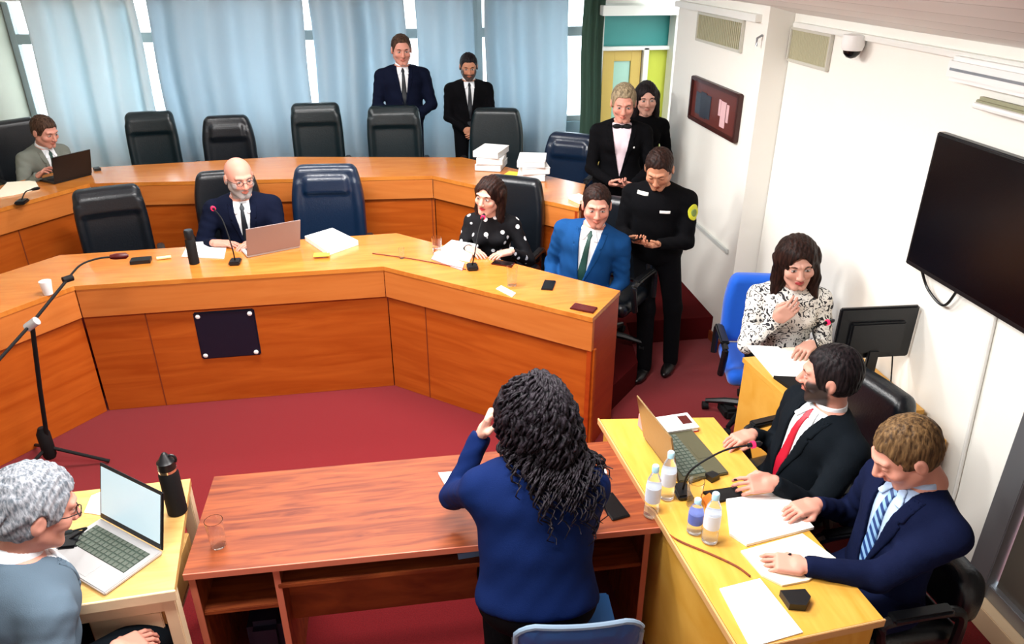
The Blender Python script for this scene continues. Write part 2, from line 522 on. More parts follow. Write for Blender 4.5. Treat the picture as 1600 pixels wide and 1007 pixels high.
def curtain(x0, x1, label, amp, folds, seed, m=curt, y=YW - 0.28):
    rnd = random.Random(seed); nx = max(24, int(folds * 14)); nz = 14; v = []; f = []
    ph = [rnd.uniform(0, 6) for _ in range(4)]; w_ = x1 - x0
    for j in range(nz + 1):
        z = 0.42 + (2.5 - 0.42) * j / nz
        for i in range(nx + 1):
            u = i / nx; k = 0.65 + 0.35 * math.cos(3 * u + j * 0.1 + ph[3])
            yy = amp * k * math.sin(2 * PI * folds * (u + 0.012 * math.sin(j * 0.25 + ph[0])) + ph[1]) + amp * 0.5 * math.sin(2 * PI * folds * 0.43 * u + ph[2] + j * 0.05)
            v.append((x0 + w_ * u + 0.01 * math.sin(j * 0.6 + ph[0]), y + yy, z))
    for j in range(nz):
        for i in range(nx):
            a = j * (nx + 1) + i
            f.append((a, a + 1, a + nx + 2, a + nx + 1))
    o = mesh_obj('curtain', v, f, m, smooth=True)
    s = o.modifiers.new('cloth', 'SOLIDIFY'); s.thickness = 0.004
    return tag(o, label, 'curtain', 'curtains along the far window wall')


cx = lambda px: (lambda d: d.x * (YW - 0.28) / d.y)(ray(px, 100))
curtain(cx(62), cx(231), 'brightly lit pale blue curtain at the far left, beside the bright strip of window', 0.11, 4.2, 1, litcurt)
curtain(cx(245), cx(481), 'pale blue curtain behind the two leftmost empty black chairs', 0.11, 4.6, 2)
curtain(cx(492), cx(636), 'pale blue curtain behind the left side of the tall standing man', 0.1, 3.0, 3)
curtain(cx(653), cx(742), 'narrow pale blue curtain between the two standing men', 0.08, 2.2, 4)
curtain(cx(757), cx(888), 'blue grey curtain to the right of the shorter standing man', 0.1, 3.2, 5)
curtain(cx(908), cx(940), 'narrow dark green curtain bunched beside the far door', 0.03, 3, 6, darkcurt)
tag(MB().tube([(-3.6, YW - 0.28, 2.53), (2.25, YW - 0.28, 2.53)], 0.014).build('curtain_track', M['blackplastic']), 'black curtain track running along the top of the far windows', 'curtain track')

# ------------------------------------------------------------------ things on the right wall
ventm = mat('vent_slats', srgb(120, 116, 92), 0.7)
def vent(x, y0, y1, z0, z1, label):
    t = empty('wall_vent', (x, (y0 + y1) / 2, (z0 + z1) / 2), 0, label, 'vent', 'vents high on the right wall')
    hy, hz = (y1 - y0) / 2, (z1 - z0) / 2
    m = MB()
    for s in (-1, 1):
        m.box((-0.012, s * hy, 0), (0.024, 0.02, 2 * hz + 0.02)).box((-0.012, 0, s * hz), (0.024, 2 * hy, 0.02))
    m.build('frame', mat('vent_frame', srgb(196, 194, 182), 0.5), t)
    s = MB(); n = 26
    for i in range(n):
        y = -hy + (i + 0.5) * 2 * hy / n
        s.box((-0.01, y, 0), (0.012, 0.016, 2 * hz - 0.01), TR(0, 0, 0), bev=0.001)
    s.build('slats', mat('vent_slat', srgb(176, 172, 142), 0.6), t)
    MB().box((-0.002, 0, 0), (0.003, 2 * hy, 2 * hz), bev=0).build('backing', ventm, t)
    return t
vent(XA, 5.4, 6.25, 2.26, 2.46, 'slatted beige vent high on the wall, the one nearer the door')
vent(XB, 4.53, 5.03, 2.25, 2.45, 'slatted beige vent high on the wall, the one nearer the dome camera')
t = empty('dome_camera', (XB - 0.07, 4.2, 2.49), 0, 'small white dome security camera under the ceiling line', 'security camera')
MB().lathe([(0.03, 0), (0.06, -0.005), (0.062, -0.06), (0.055, -0.085), (0.05, -0.088)]).build('housing', M['whiteplastic'], t)
MB().lathe([(0.05, -0.08), (0.044, -0.105), (0.026, -0.125), (0.004, -0.132)]).build('dome', M['screen'], t)
t = empty('emergency_light', (XB - 0.05, 3.03, 2.42), 0, 'long white light fitting under the ceiling in the upper right corner', 'light fitting')
MB().box((0, 0, 0), (0.09, 0.68, 0.11), bev=0.02).build('housing', M['whiteplastic'], t)
MB().box((-0.048, 0, 0.0), (0.004, 0.6, 0.012)).build('trim_strip', M['steel'], t)
t = empty('wall_lamp', (XB - 0.045, 2.86, 2.3), 0, 'slim grey tube lamp below the long white light fitting', 'lamp')
MB().box((0, 0, 0), (0.05, 0.6, 0.05), bev=0.015).build('housing', mat('olive_grey_metal', srgb(150, 148, 120), 0.4), t)
MB().tube([(-0.04, -0.27, -0.01), (-0.04, 0.27, -0.01)], 0.014).build('tube', M['whiteplastic'], t)
tag(MB().tube([(XA - 0.005, 5.1, 2.4), (XA - 0.04, 5.1, 2.38), (XA - 0.04, 5.1, 2.33)], 0.008).build('wall_hook', M['steel']), 'tiny grey hook high on the wall between the two vents', 'hook')

# television
t = empty('television', (XB - 0.06, 2.55, 1.79), 0, 'large black flat television mounted on the white right wall', 'television')
MB().box((0, 0, 0), (0.045, 1.56, 0.68), bev=0.006).build('bezel', M['blackplastic'], t)
MB().box((-0.0235, 0, 0.006), (0.003, 1.52, 0.64), bev=0).build('screen', M['screen'], t)
MB().box((0.042, 0, 0), (0.04, 0.4, 0.3)).build('wall_mount', M['matteblack'], t)
tag(MB().tube(spline([(XB - 0.05, 3.24, 1.45), (XB - 0.03, 3.18, 1.36), (XB - 0.03, 3.05, 1.33), (XB - 0.05, 2.97, 1.44)]), 0.007).build('television_cable', M['blackplastic']), 'black cable looping below the wall television', 'cable')
tag(MB().tube([(XB - 0.012, 2.75, 1.44), (XB - 0.012, 2.66, 0.5), (XB - 0.012, 2.65, 0.1)], 0.01).build('wall_conduit', whitetrim), 'thin white cable cover running down the wall below the television', 'cable cover')

# framed picture
t = empty('framed_picture', (XA - 0.02, 5.74, 1.81), 0, 'framed dark red picture hanging on the white wall near the door', 'picture')
m = MB()
for s in (-1, 1): m.box((0, s * 0.46, 0), (0.04, 0.03, 0.34)).box((0, 0, s * 0.16), (0.04, 0.92, 0.03))
m.build('frame', mat('dark_picture_frame', srgb(60, 26, 22), 0.4), t)
MB().box((0.005, 0, 0), (0.012, 0.9, 0.31), bev=0).build('backing', mat('picture_ground', srgb(96, 44, 38), 0.4), t)
m = MB()
for y, h, wd in ((0.31, 0.17, 0.1), (0.2, 0.2, 0.12), (0.1, 0.18, 0.1)): m.box((-0.003, y, -0.02), (0.004, wd, h), bev=0.001)
m.build('dark_shapes', mat('picture_dark', srgb(44, 50, 62), 0.4), t)
MB().box((-0.003, -0.2, -0.02), (0.004, 0.09, 0.19), bev=0.001).box((-0.003, -0.28, 0.0), (0.004, 0.04, 0.13), bev=0.001).box((-0.003, -0.13, 0.02), (0.004, 0.04, 0.12), bev=0.001).build('pale_shapes', mat('picture_pale', srgb(222, 180, 184), 0.4), t)

# ================================================================== BENCHES
ZF, ZB = 0.97, 1.17


def offset_poly(front, back): return front + back[::-1]


def bench(name, front, back, z0, z1, band, label, ends=(True, True), seams=()):
    t = empty(name, (0, 0, z0), 0, label, 'bench')
    H = z1 - z0
    MB().prism(offset_poly(front, back), H - 0.03, H).build('worktop', M['bench_top'], t)
    for i in range(len(front) - 1):
        a = Vector((*front[i], 0)); b_ = Vector((*front[i + 1], 0)); d = (b_ - a).normalized(); nrm = Vector((-d.y, d.x, 0))
        if nrm.y < 0: nrm = -nrm
        L = (b_ - a).length
        ang = math.atan2(d.y, d.x)
        # upper fascia stands a little proud of the recessed lower panel
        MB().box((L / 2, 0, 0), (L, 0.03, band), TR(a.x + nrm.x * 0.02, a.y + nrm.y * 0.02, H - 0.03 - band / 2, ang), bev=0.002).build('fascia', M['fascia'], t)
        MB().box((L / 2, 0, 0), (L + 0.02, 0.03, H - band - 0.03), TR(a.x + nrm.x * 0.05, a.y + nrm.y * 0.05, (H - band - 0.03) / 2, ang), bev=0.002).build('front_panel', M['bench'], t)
    for i, u in seams:
        a = Vector((*front[i], 0)); b_ = Vector((*front[i + 1], 0)); d = (b_ - a).normalized(); nrm = Vector((-d.y, d.x, 0))
        if nrm.y < 0: nrm = -nrm
        p = a + (b_ - a) * u + nrm * 0.034
        MB().box((0, 0, 0), (0.008, 0.003, H - band - 0.03), TR(p.x, p.y, (H - band - 0.03) / 2, math.atan2(d.y, d.x)), bev=0).build('panel_joint', M['seam'], t)
    for e, k in zip(ends, (0, -1)):
        if not e: continue
        a = Vector((*front[k], 0)); b_ = Vector((*back[k], 0)); d = (b_ - a); L = d.length; ang = math.atan2(d.y, d.x); sgn = -1 if k == -1 else 1
        nr = Vector((-d.y, d.x, 0)).normalized() * (0.016 if k == -1 else -0.016)
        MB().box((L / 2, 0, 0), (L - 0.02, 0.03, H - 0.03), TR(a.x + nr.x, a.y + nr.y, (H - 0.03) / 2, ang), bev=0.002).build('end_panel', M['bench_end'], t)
    return t


fb_front = [(-3.1, 3.62), (-2.12, 4.85), (-0.15, 4.89), (1.07, 3.89)]
fb_back = [(-3.56, 4.08), (-2.42, 5.45), (-0.05, 5.56), (1.34, 4.25)]
bt = bench('front_bench', fb_front, fb_back, 0.0, ZF, 0.2, 'long orange wood front bench with a panelled front curving round the room', (True, True), [(1, 0.19), (2, 0.2), (0, 0.4)])
bb_front = [(-3.3, 5.55), (-2.55, 6.61), (0.28, 6.42), (1.32, 5.35)]
bb_back = [(-3.66, 6.1), (-2.9, 7.13), (-1.1, 7.3), (0.6, 7.02), (1.52, 5.97)]
bench('back_bench', bb_front, bb_back, 0.2, ZB, 0.17, 'long orange wood back bench on the raised tier below the curtains', (True, True), [(1, 0.995), (0, 0.5)])
# speaker panel fixed on the front bench
ang = math.atan2(0.04, 1.97)
pc = Vector((-1.245, 4.905, 0.53))
pl = MB().box((0, -0.0, 0), (0.4, 0.03, 0.36), TR(pc.x, pc.y, pc.z, ang), bev=0.01).build('speaker_panel', mat('navy_black_panel', srgb(16, 20, 36), 0.35), bt)
tag(pl, 'black square panel fixed to the wood')
for sx in (-1, 1):
    for sz in (-1, 1):
        MB().lathe([(0.016, 0), (0.016, 0.006), (0.01, 0.01)], 12, TR(pc.x + sx * 0.17, pc.y - 0.014, pc.z + sz * 0.15, 0, PI / 2)).build('rivet', M['whiteplastic'], pl)

# ================================================================== TABLES
def box_obj(name, c, d, m, parent, bev=0.003, rz=0):
    return MB().box((0, 0, 0), d, TR(*c, rz), bev=bev).build(name, m, parent)


# brown table in the middle
t = empty('brown_table', (0, 0, 0), 0, 'reddish brown wooden desk with open shelves in the middle foreground', 'desk')
X0, X1, Y0, Y1 = -0.93, 0.985, 2.36, 2.97
MB().prism([(X0, Y0), (X1, Y0 - 0.02), (X1 - 0.06, Y1), (X0 - 0.0, Y1)], 0.72, 0.75).build('tabletop', M['brown_wood'], t)
for x, nm in ((X0 + 0.02, 'end_panel'), (X1 - 0.04, 'end_panel'), (X0 + 0.34, 'divider'), (X1 - 0.32, 'divider')):
    box_obj(nm, (x, Y0 + 0.3, 0.36), (0.025, 0.56, 0.72), M['brown_wood'], t)
    box_obj('edge_band', (x, Y0 + 0.018, 0.36), (0.026, 0.006, 0.72), M['brown_edge'], t, 0.001)
box_obj('edge_band', ((X0 + X1) / 2, Y0 - 0.012, 0.735), (X1 - X0, 0.006, 0.03), M['brown_edge'], t, 0.001, -0.01)
for xa, xb in ((X0 + 0.03, X0 + 0.33), (X1 - 0.31, X1 - 0.05)):
    box_obj('shelf', ((xa + xb) / 2, Y0 + 0.3, 0.5), (xb - xa, 0.54, 0.022), M['brown_wood'], t)
box_obj('under_shelf', (0.03, Y0 + 0.26, 0.62), (1.24, 0.5, 0.022), M['brown_wood'], t)
box_obj('modesty_panel', (0.03, Y0 + 0.14, 0.46), (1.24, 0.02, 0.3), M['brown_wood'], t)
box_obj('back_panel', (X0 + 0.18, Y0 + 0.57, 0.36), (0.3, 0.015, 0.7), M['brown_wood'], t)
box_obj('back_panel', (X1 - 0.18, Y0 + 0.57, 0.36), (0.26, 0.015, 0.7), M['brown_wood'], t)

# yellow desk to the right
t = empty('yellow_desk', (0, 0, 0), 0, 'long yellow wood desk on the right where two men in suits sit', 'desk')
pts = [(0.925, 3.12), (1.5, 3.05), (1.6, 1.73), (1.04, 1.68)]
MB().prism(pts, 0.75, 0.78).build('tabletop', M['yellow_wood'], t)
def wall_seg(parent, name, a, b_, z0, z1, m, th=0.025):
    d = Vector((b_[0] - a[0], b_[1] - a[1], 0)); L = d.length
    return MB().box((L / 2, 0, 0), (L, th, z1 - z0), TR(a[0], a[1], (z0 + z1) / 2, math.atan2(d.y, d.x)), bev=0.002).build(name, m, parent)
wall_seg(t, 'front_panel', (0.95, 3.09), (1.06, 1.71), 0, 0.75, M['yellow_wood'])
wall_seg(t, 'end_panel', (0.95, 3.09), (1.48, 3.03), 0, 0.75, M['yellow_wood'])
wall_seg(t, 'end_panel', (1.06, 1.71), (1.58, 1.75), 0, 0.75, M['yellow_wood'])
wall_seg(t, 'edge_band', (0.918, 3.13), (1.034, 1.675), 0.748, 0.782, M['yellow_edge'], 0.008)
wall_seg(t, 'edge_band', (1.034, 1.675), (1.605, 1.725), 0.748, 0.782, M['yellow_edge'], 0.008)

# secretary's desk
t = empty('corner_desk', (0, 0, 0), 0, 'yellow wood desk against the wall where the long-haired clerk sits', 'desk')
MB().prism([(1.93, 3.66), (2.63, 3.66), (2.63, 2.98), (2.0, 2.98)], 0.73, 0.76).build('tabletop', M['yellow_wood'], t)
wall_seg(t, 'side_panel', (1.945, 3.64), (2.01, 3.0), 0, 0.73, M['yellow_wood'])
wall_seg(t, 'front_panel', (2.02, 3.0), (2.61, 3.0), 0.2, 0.73, M['yellow_wood'])
wall_seg(t, 'side_panel', (2.61, 3.02), (2.61, 3.64), 0, 0.73, M['yellow_wood'])
# small wooden shelf behind the monitor against the wall
t = empty('side_cabinet', (2.55, 2.87, 0), 0, 'small light wood cabinet against the wall beyond the chairs', 'cabinet')
MB().box((0, 0, 0.35), (0.18, 0.16, 0.7)).build('body', M['yellow_wood'], t)
MB().box((-0.095, 0, 0.5), (0.012, 0.14, 0.3)).build('door', M['yellow_edge'], t)

# pale table at lower left
t = empty('pale_table', (0, 0, 0), 0, 'pale wood table at the lower left with an open laptop on it', 'table')
MB().prism([(-1.02, 2.93), (-1.75, 2.9), (-1.72, 2.2), (-0.93, 2.25)], 0.75, 0.78).build('tabletop', M['pale_wood'], t)
wall_seg(t, 'edge_band', (-1.72, 2.196), (-0.925, 2.246), 0.735, 0.782, M['pale_edge'], 0.01)
wall_seg(t, 'apron', (-1.68, 2.24), (-0.97, 2.28), 0.66, 0.75, M['pale_edge'])
wall_seg(t, 'apron', (-1.68, 2.87), (-1.03, 2.9), 0.6, 0.75, M['pale_edge'])
for x, y in ((-0.965, 2.285), (-1.045, 2.9), (-1.68, 2.25), (-1.71, 2.87)):
    MB().box((0, 0, 0.375), (0.05, 0.05, 0.75), TR(x, y)).build('leg', M['pale_edge'], t)
dr = MB().box((-1.14, 2.5, 0.58), (0.28, 0.42, 0.16)).build('drawer', M['pale_wood'], t)
MB().box((-1.14, 2.282, 0.58), (0.26, 0.012, 0.14)).build('drawer_front', M['pale_edge'], dr)
MB().box((-1.14, 2.5, 0.46), (0.26, 0.4, 0.02)).build('lower_shelf', M['pale_edge'], t)


# ================================================================== CHAIRS
def chair_proto(style, back_m, top=1.12, width=0.5):
    """high-backed office chair, facing -Y, seat height 0.46"""
    t = empty('office_chair', (0, 0, 0), 0, 'x', 'chair')
    h0 = 0.46; H = top - h0; hw = width / 2

    def bend(P):
        Q = P.copy(); Q[:, 1] = P[:, 1] - 0.1 * (P[:, 2] - h0) * 0.9 + 0.3 * P[:, 0] ** 2
        return Q

    def fb(P):
        Q = bend(P)
        taper = 1 - 0.22 * np.clip((Q[:, 2] - h0 - H * 0.55) / (H * 0.5), 0, 1) ** 2 * (1.0 if style != 'square' else 0.45)
        Q[:, 0] = Q[:, 0] / taper
        rr = 0.05
        d = s_box(Q, (0, 0.25, h0 + H / 2 + 0.02), (hw - rr - 0.02, 0.012, H / 2 - rr), rr)
        if style == 'pillow':
            d = smin(d, s_box(Q, (0, 0.205, h0 + H - 0.13), (hw * 0.5, 0.004, 0.035), 0.04), 0.025)
            d = smin(d, s_cone(Q, (hw - 0.06, 0.21, h0 + 0.1), (hw - 0.07, 0.21, h0 + H - 0.12), 0.04, 0.03), 0.03)
            d = smin(d, s_cone(Q, (-hw + 0.06, 0.21, h0 + 0.1), (-hw + 0.07, 0.21, h0 + H - 0.12), 0.04, 0.03), 0.03)
        elif style == 'square':
            d = smin(d, s_box(Q, (0, 0.205, h0 + H - 0.1), (hw * 0.72, 0.004, 0.045), 0.035), 0.02)
            d = smin(d, s_cone(Q, (hw - 0.055, 0.205, h0 + 0.1), (hw - 0.055, 0.205, h0 + H - 0.1), 0.035, 0.035), 0.02)
            d = smin(d, s_cone(Q, (-hw + 0.055, 0.205, h0 + 0.1), (-hw + 0.055, 0.205, h0 + H - 0.1), 0.035, 0.035), 0.02)
            for zz in (0.3, 0.42): d = smax(d, -s_cone(Q, (-hw * 0.55, 0.165, h0 + H * zz), (hw * 0.55, 0.165, h0 + H * zz), 0.012, 0.012), 0.01)
        return d
    V, F = surf(fb, (-hw - 0.05, 0.05, h0 - 0.05), (hw + 0.05, 0.45, top + 0.08), 0.011)
    np_obj('backrest', V, F, back_m, t)
    fs = lambda P: smin(s_box(P, (0, 0.0, 0.43), (hw - 0.06, 0.19, 0.01), 0.045), s_cone(P, (-hw + 0.07, -0.2, 0.44), (hw - 0.07, -0.2, 0.44), 0.045, 0.045), 0.03)
    V, F = surf(fs, (-hw - 0.05, -0.3, 0.34), (hw + 0.05, 0.3, 0.54), 0.012)
    np_obj('seat', V, F, back_m, t)
    for s in (-1, 1):
        x = s * (hw + 0.02)
        MB().tube(spline([(x, 0.17, 0.42), (x, 0.16, 0.6), (x, 0.08, 0.645), (x, -0.14, 0.64), (x, -0.19, 0.6), (x, -0.14, 0.42)], 5), 0.022, 8).box((x, -0.03, 0.655), (0.055, 0.26, 0.03), bev=0.012).build('armrest', M['blackplastic'], t)
    MB().lathe([(0.05, 0.36), (0.03, 0.34), (0.028, 0.14), (0.04, 0.1)], 16).build('column', M['blackplastic'], t)
    m = MB()
    for k in range(5):
        a = k * 2 * PI / 5 + 0.3
        m.tube([(0, 0, 0.12), (0.16 * math.cos(a), 0.16 * math.sin(a), 0.1), (0.29 * math.cos(a), 0.29 * math.sin(a), 0.07)], [0.03, 0.024, 0.016], 8)
    m.build('star_base', M['blackplastic'], t)
    for k in range(5):
        a = k * 2 * PI / 5 + 0.3; x, y = 0.29 * math.cos(a), 0.29 * math.sin(a)
        MB().tube([(x - 0.02, y, 0.03), (x + 0.02, y, 0.03)], 0.028, 12).build('caster', M['matteblack'], t)
    return t


PROTO = {}


def chair(style, m, x, y, z, deg, label, top=1.12, width=0.5, group=None, name='office_chair'):
    key = (style, m, top, width)
    if key not in PROTO:
        o = PROTO[key] = chair_proto(style, M[m], top, width)
    else:
        o = copy_tree(PROTO[key])
    o.name = name
    o.location = (x, y, z); o.rotation_euler = (0, 0, math.radians(deg))
    tag(o, label)
    if group: o['group'] = group
    return o


BK = 'empty black chairs behind the back bench'
chair('square', 'leather_green', -2.3, 7.55, 0.36, 8, 'empty black chair behind the back bench, leftmost of the row under the curtains', 1.14, 0.5, BK)
chair('pillow', 'leather', -1.63, 7.62, 0.4, 4, 'low empty black chair behind the back bench, right above the bald man', 1.03, 0.54, BK)
chair('square', 'leather_green', -0.78, 7.6, 0.4, 0, 'empty black chair behind the back bench, directly left of the tall standing man', 1.13, 0.54, BK)
chair('square', 'leather_green', -0.03, 7.5, 0.4, -3, 'empty black chair right in front of the tall standing man', 1.1, 0.58, BK)
chair('smooth', 'leather_green', 0.93, 7.35, 0.4, -14, 'empty black chair right in front of the shorter standing man', 1.08, 0.58, BK)
chair('pillow', 'leather_blue', 1.48, 6.75, 0.4, -32, 'empty black chair to the right of the white paper stacks', 0.95, 0.55, BK)
FR = 'black chairs behind the front bench'
chair('square', 'leather', -2.12, 5.72, 0.2, 18, 'empty black chair behind the front bench, left of the bald man', 1.08, 0.54, FR)
chair('smooth', 'leather', -1.36, 5.98, 0.2, 6, 'black chair the bald man sits in', 1.1, 0.56, FR)
chair('pillow', 'leather_blue', -0.6, 5.85, 0.19, -4, 'empty navy leather chair with a head pillow beside the bald man', 1.16, 0.62, FR)
chair('smooth', 'leather', 0.73, 5.42, 0.2, -30, 'black chair the woman in the dotted blouse sits in', 1.12, 0.56, FR)
chair('smooth', 'leather', 1.46, 4.94, 0.2, -42, 'black chair the man in the bright blue suit sits in', 1.06, 0.54, FR)
chair('pillow', 'leather_green', -2.92, 4.98, 0.2, 52, 'black chair cut off by the left edge behind the front bench', 1.05, 0.5, FR)
chair('smooth', 'leather', -3.28, 7.4, 0.4, 42, 'black chair the man in the grey suit at the far left sits in', 1.1, 0.55)
chair('smooth', 'leather', 1.98, 2.86, 0, -78, 'large black chair the bearded man with the red tie sits in', 1.0, 0.58)
chair('smooth', 'leather', 1.87, 2.06, 0, -88, 'black chair hidden behind the man with the blue striped tie', 0.68, 0.42)
chair('smooth', 'leather', -1.72, 1.98, 0, 127, 'black chair the grey haired man in the foreground sits in', 0.9, 0.54)
chair('smooth', 'bluefabric', 2.27, 4.12, -0.0, -14, 'bright blue fabric office chair the clerk by the wall sits in', 0.94, 0.46)
# the curly haired woman's chair and the blue chair close to the camera
def shell_chair(x, y, deg, label, mm, rim):
    t = empty('plastic_chair', (x, y, 0), math.radians(deg), label, 'chair')
    def fb(P):
        Q = P.copy(); Q[:, 1] = P[:, 1] - 0.12 * (P[:, 2] - 0.45) - 0.5 * P[:, 0] ** 2 * -1
        return s_box(Q, (0, 0.24, 0.62), (0.18, 0.004, 0.15), 0.035) + 0
    def fb2(P):
        Q = P.copy(); Q[:, 1] = P[:, 1] - 0.12 * (P[:, 2] - 0.45) + 0.5 * P[:, 0] ** 2
        q = np.abs(Q - A3(0, 0.24, 0.63)) - A3(0.17, 0.006, 0.13)
        return np.linalg.norm(np.maximum(q[:, [0, 2]], 0), axis=1).clip(0) * 1.0 - 0.05 + np.maximum(np.abs(Q[:, 1] - 0.24) - 0.008, 0) * 6
    V, F = surf(fb2, (-0.27, 0.1, 0.4), (0.27, 0.4, 0.86), 0.009)
    np_obj('backrest', V, F, mm, t)
    k = []
    for i in range(33):
        a = -0.35 + (PI + 0.7) * i / 32
        xx = 0.225 * max(-1, min(1, math.cos(a) * 1.25)); zz = 0.63 + 0.18 * max(-1, min(1, math.sin(a) * 1.25))
        k.append((xx, 0.24 + 0.12 * (zz - 0.45) - 0.5 * xx * xx, zz))
    MB().tube(k, 0.011, 8).build('rim', rim, t)
    MB().box((0, 0, 0.44), (0.42, 0.42, 0.03), bev=0.014).build('seat', mm, t)
    for sx in (-1, 1):
        for sy in (-1, 1):
            MB().tube([(sx * 0.18, sy * 0.18, 0.43), (sx * 0.21, sy * 0.23, 0.0)], 0.012).build('leg', M['steel'], t)
    return t


shell_chair(0.54, 2.11, 176, 'blue plastic chair with a pale rim under the curly haired woman at the bottom edge', M['bluechair'], M['bluerim'])

# ================================================================== PEOPLE
skin = mat('skin', (0.6, 0.35, 0.25), 0.5, 0.35, bump=(120, 0.03)); nt, b = nodes(skin)
at = nt.nodes.new('ShaderNodeAttribute'); at.attribute_name = 'Col'
nt.links.new(at.outputs['Color'], b.inputs['Base Color'])
b.inputs['Subsurface Weight'].default_value = 0.06
b.inputs['Subsurface Radius'].default_value = (0.02, 0.008, 0.004)


def cloth(name, c, rough=0.9, bump=(300, 0.15), sheen=0.0):
    return mat(name, srgb(*c), rough, 0.12, sheen=sheen, bump=bump)


SKIN = {'fair': srgb(204, 154, 136), 'pink': srgb(202, 142, 124), 'tan': srgb(184, 128, 100)}


def rot_to(d, n, right):
    d = np.array(d, float); d /= np.linalg.norm(d)
    n = np.array(n, float); n -= d * (n @ d); n /= np.linalg.norm(n)
    s = np.cross(d, n) if right else np.cross(n, d)
    return np.stack([d, s, n], 1)   # columns: fingers, thumb side, palm normal


def hand_mesh(W, R, curl, skin_c, fist=False):
    root = [(0.09, 0.028), (0.094, 0.0095), (0.091, -0.0095), (0.085, -0.028)]
    lens = [(0.036, 0.024, 0.018), (0.04, 0.027, 0.019), (0.037, 0.025, 0.018), (0.03, 0.02, 0.016)]
    segs = []
    for i, ((u, v), L) in enumerate(zip(root, lens)):
        p = A3(u, v, 0.0); a = 0.0; sp = v * 1.6
        for j, l in enumerate(L):
            a += curl * (1.0 + 0.12 * i) * (0.8 if j == 0 else 1.0)
            q = p + A3(math.cos(a) * l, sp * l * 3 * (j == 0), math.sin(a) * l)
            segs.append((p, q, 0.0088 - 0.0008 * j, 0.0082 - 0.0008 * j, i)); p = q
    th = [(A3(0.018, 0.028, 0.004), A3(0.05, 0.05, 0.018), 0.0135, 0.0115), (A3(0.05, 0.05, 0.018), A3(0.078, 0.054 - 0.03 * curl, 0.026 + 0.01 * curl), 0.011, 0.0095), (A3(0.078, 0.054 - 0.03 * curl, 0.026 + 0.01 * curl), A3(0.1, 0.05 - 0.045 * curl, 0.03 + 0.02 * curl), 0.0095, 0.008)]

    def f(P):
        d = s_box(P, (0.05, 0, 0), (0.036, 0.03, 0.003), 0.011)
        d = smin(d, s_ell(P, (0.03, 0.022, 0.008), (0.034, 0.018, 0.016)), 0.012)
        Q = P * A3(1, 0.82, 1)
        d = smin(d, s_cone(Q, (-0.012, 0, 0), (0.02, 0, 0), 0.024, 0.022), 0.015)
        fing = None
        for k in range(4):
            g = None
            for a_, b_, ra, rb, i in segs:
                if i != k: continue
                e = s_cone(P, a_, b_, ra, rb); g = e if g is None else smin(g, e, 0.003)
            fing = g if fing is None else np.minimum(fing, g)
        t_ = None
        for a_, b_, ra, rb in th:
            e = s_cone(P, a_, b_, ra, rb); t_ = e if t_ is None else smin(t_, e, 0.004)
        return smin(smin(d, fing, 0.005), t_, 0.008)
    V, F = surf(f, (-0.1, -0.06, -0.04), (0.2, 0.08, 0.11), 0.0036)
    C = np.tile(np.array(skin_c), (len(V), 1))
    red = ss(V[:, 0], 0.08, 0.16)[:, None]
    C = C * (1 - 0.12 * red * A3(0.2, 1, 1))
    return np.array(W) + V @ R.T, F, C


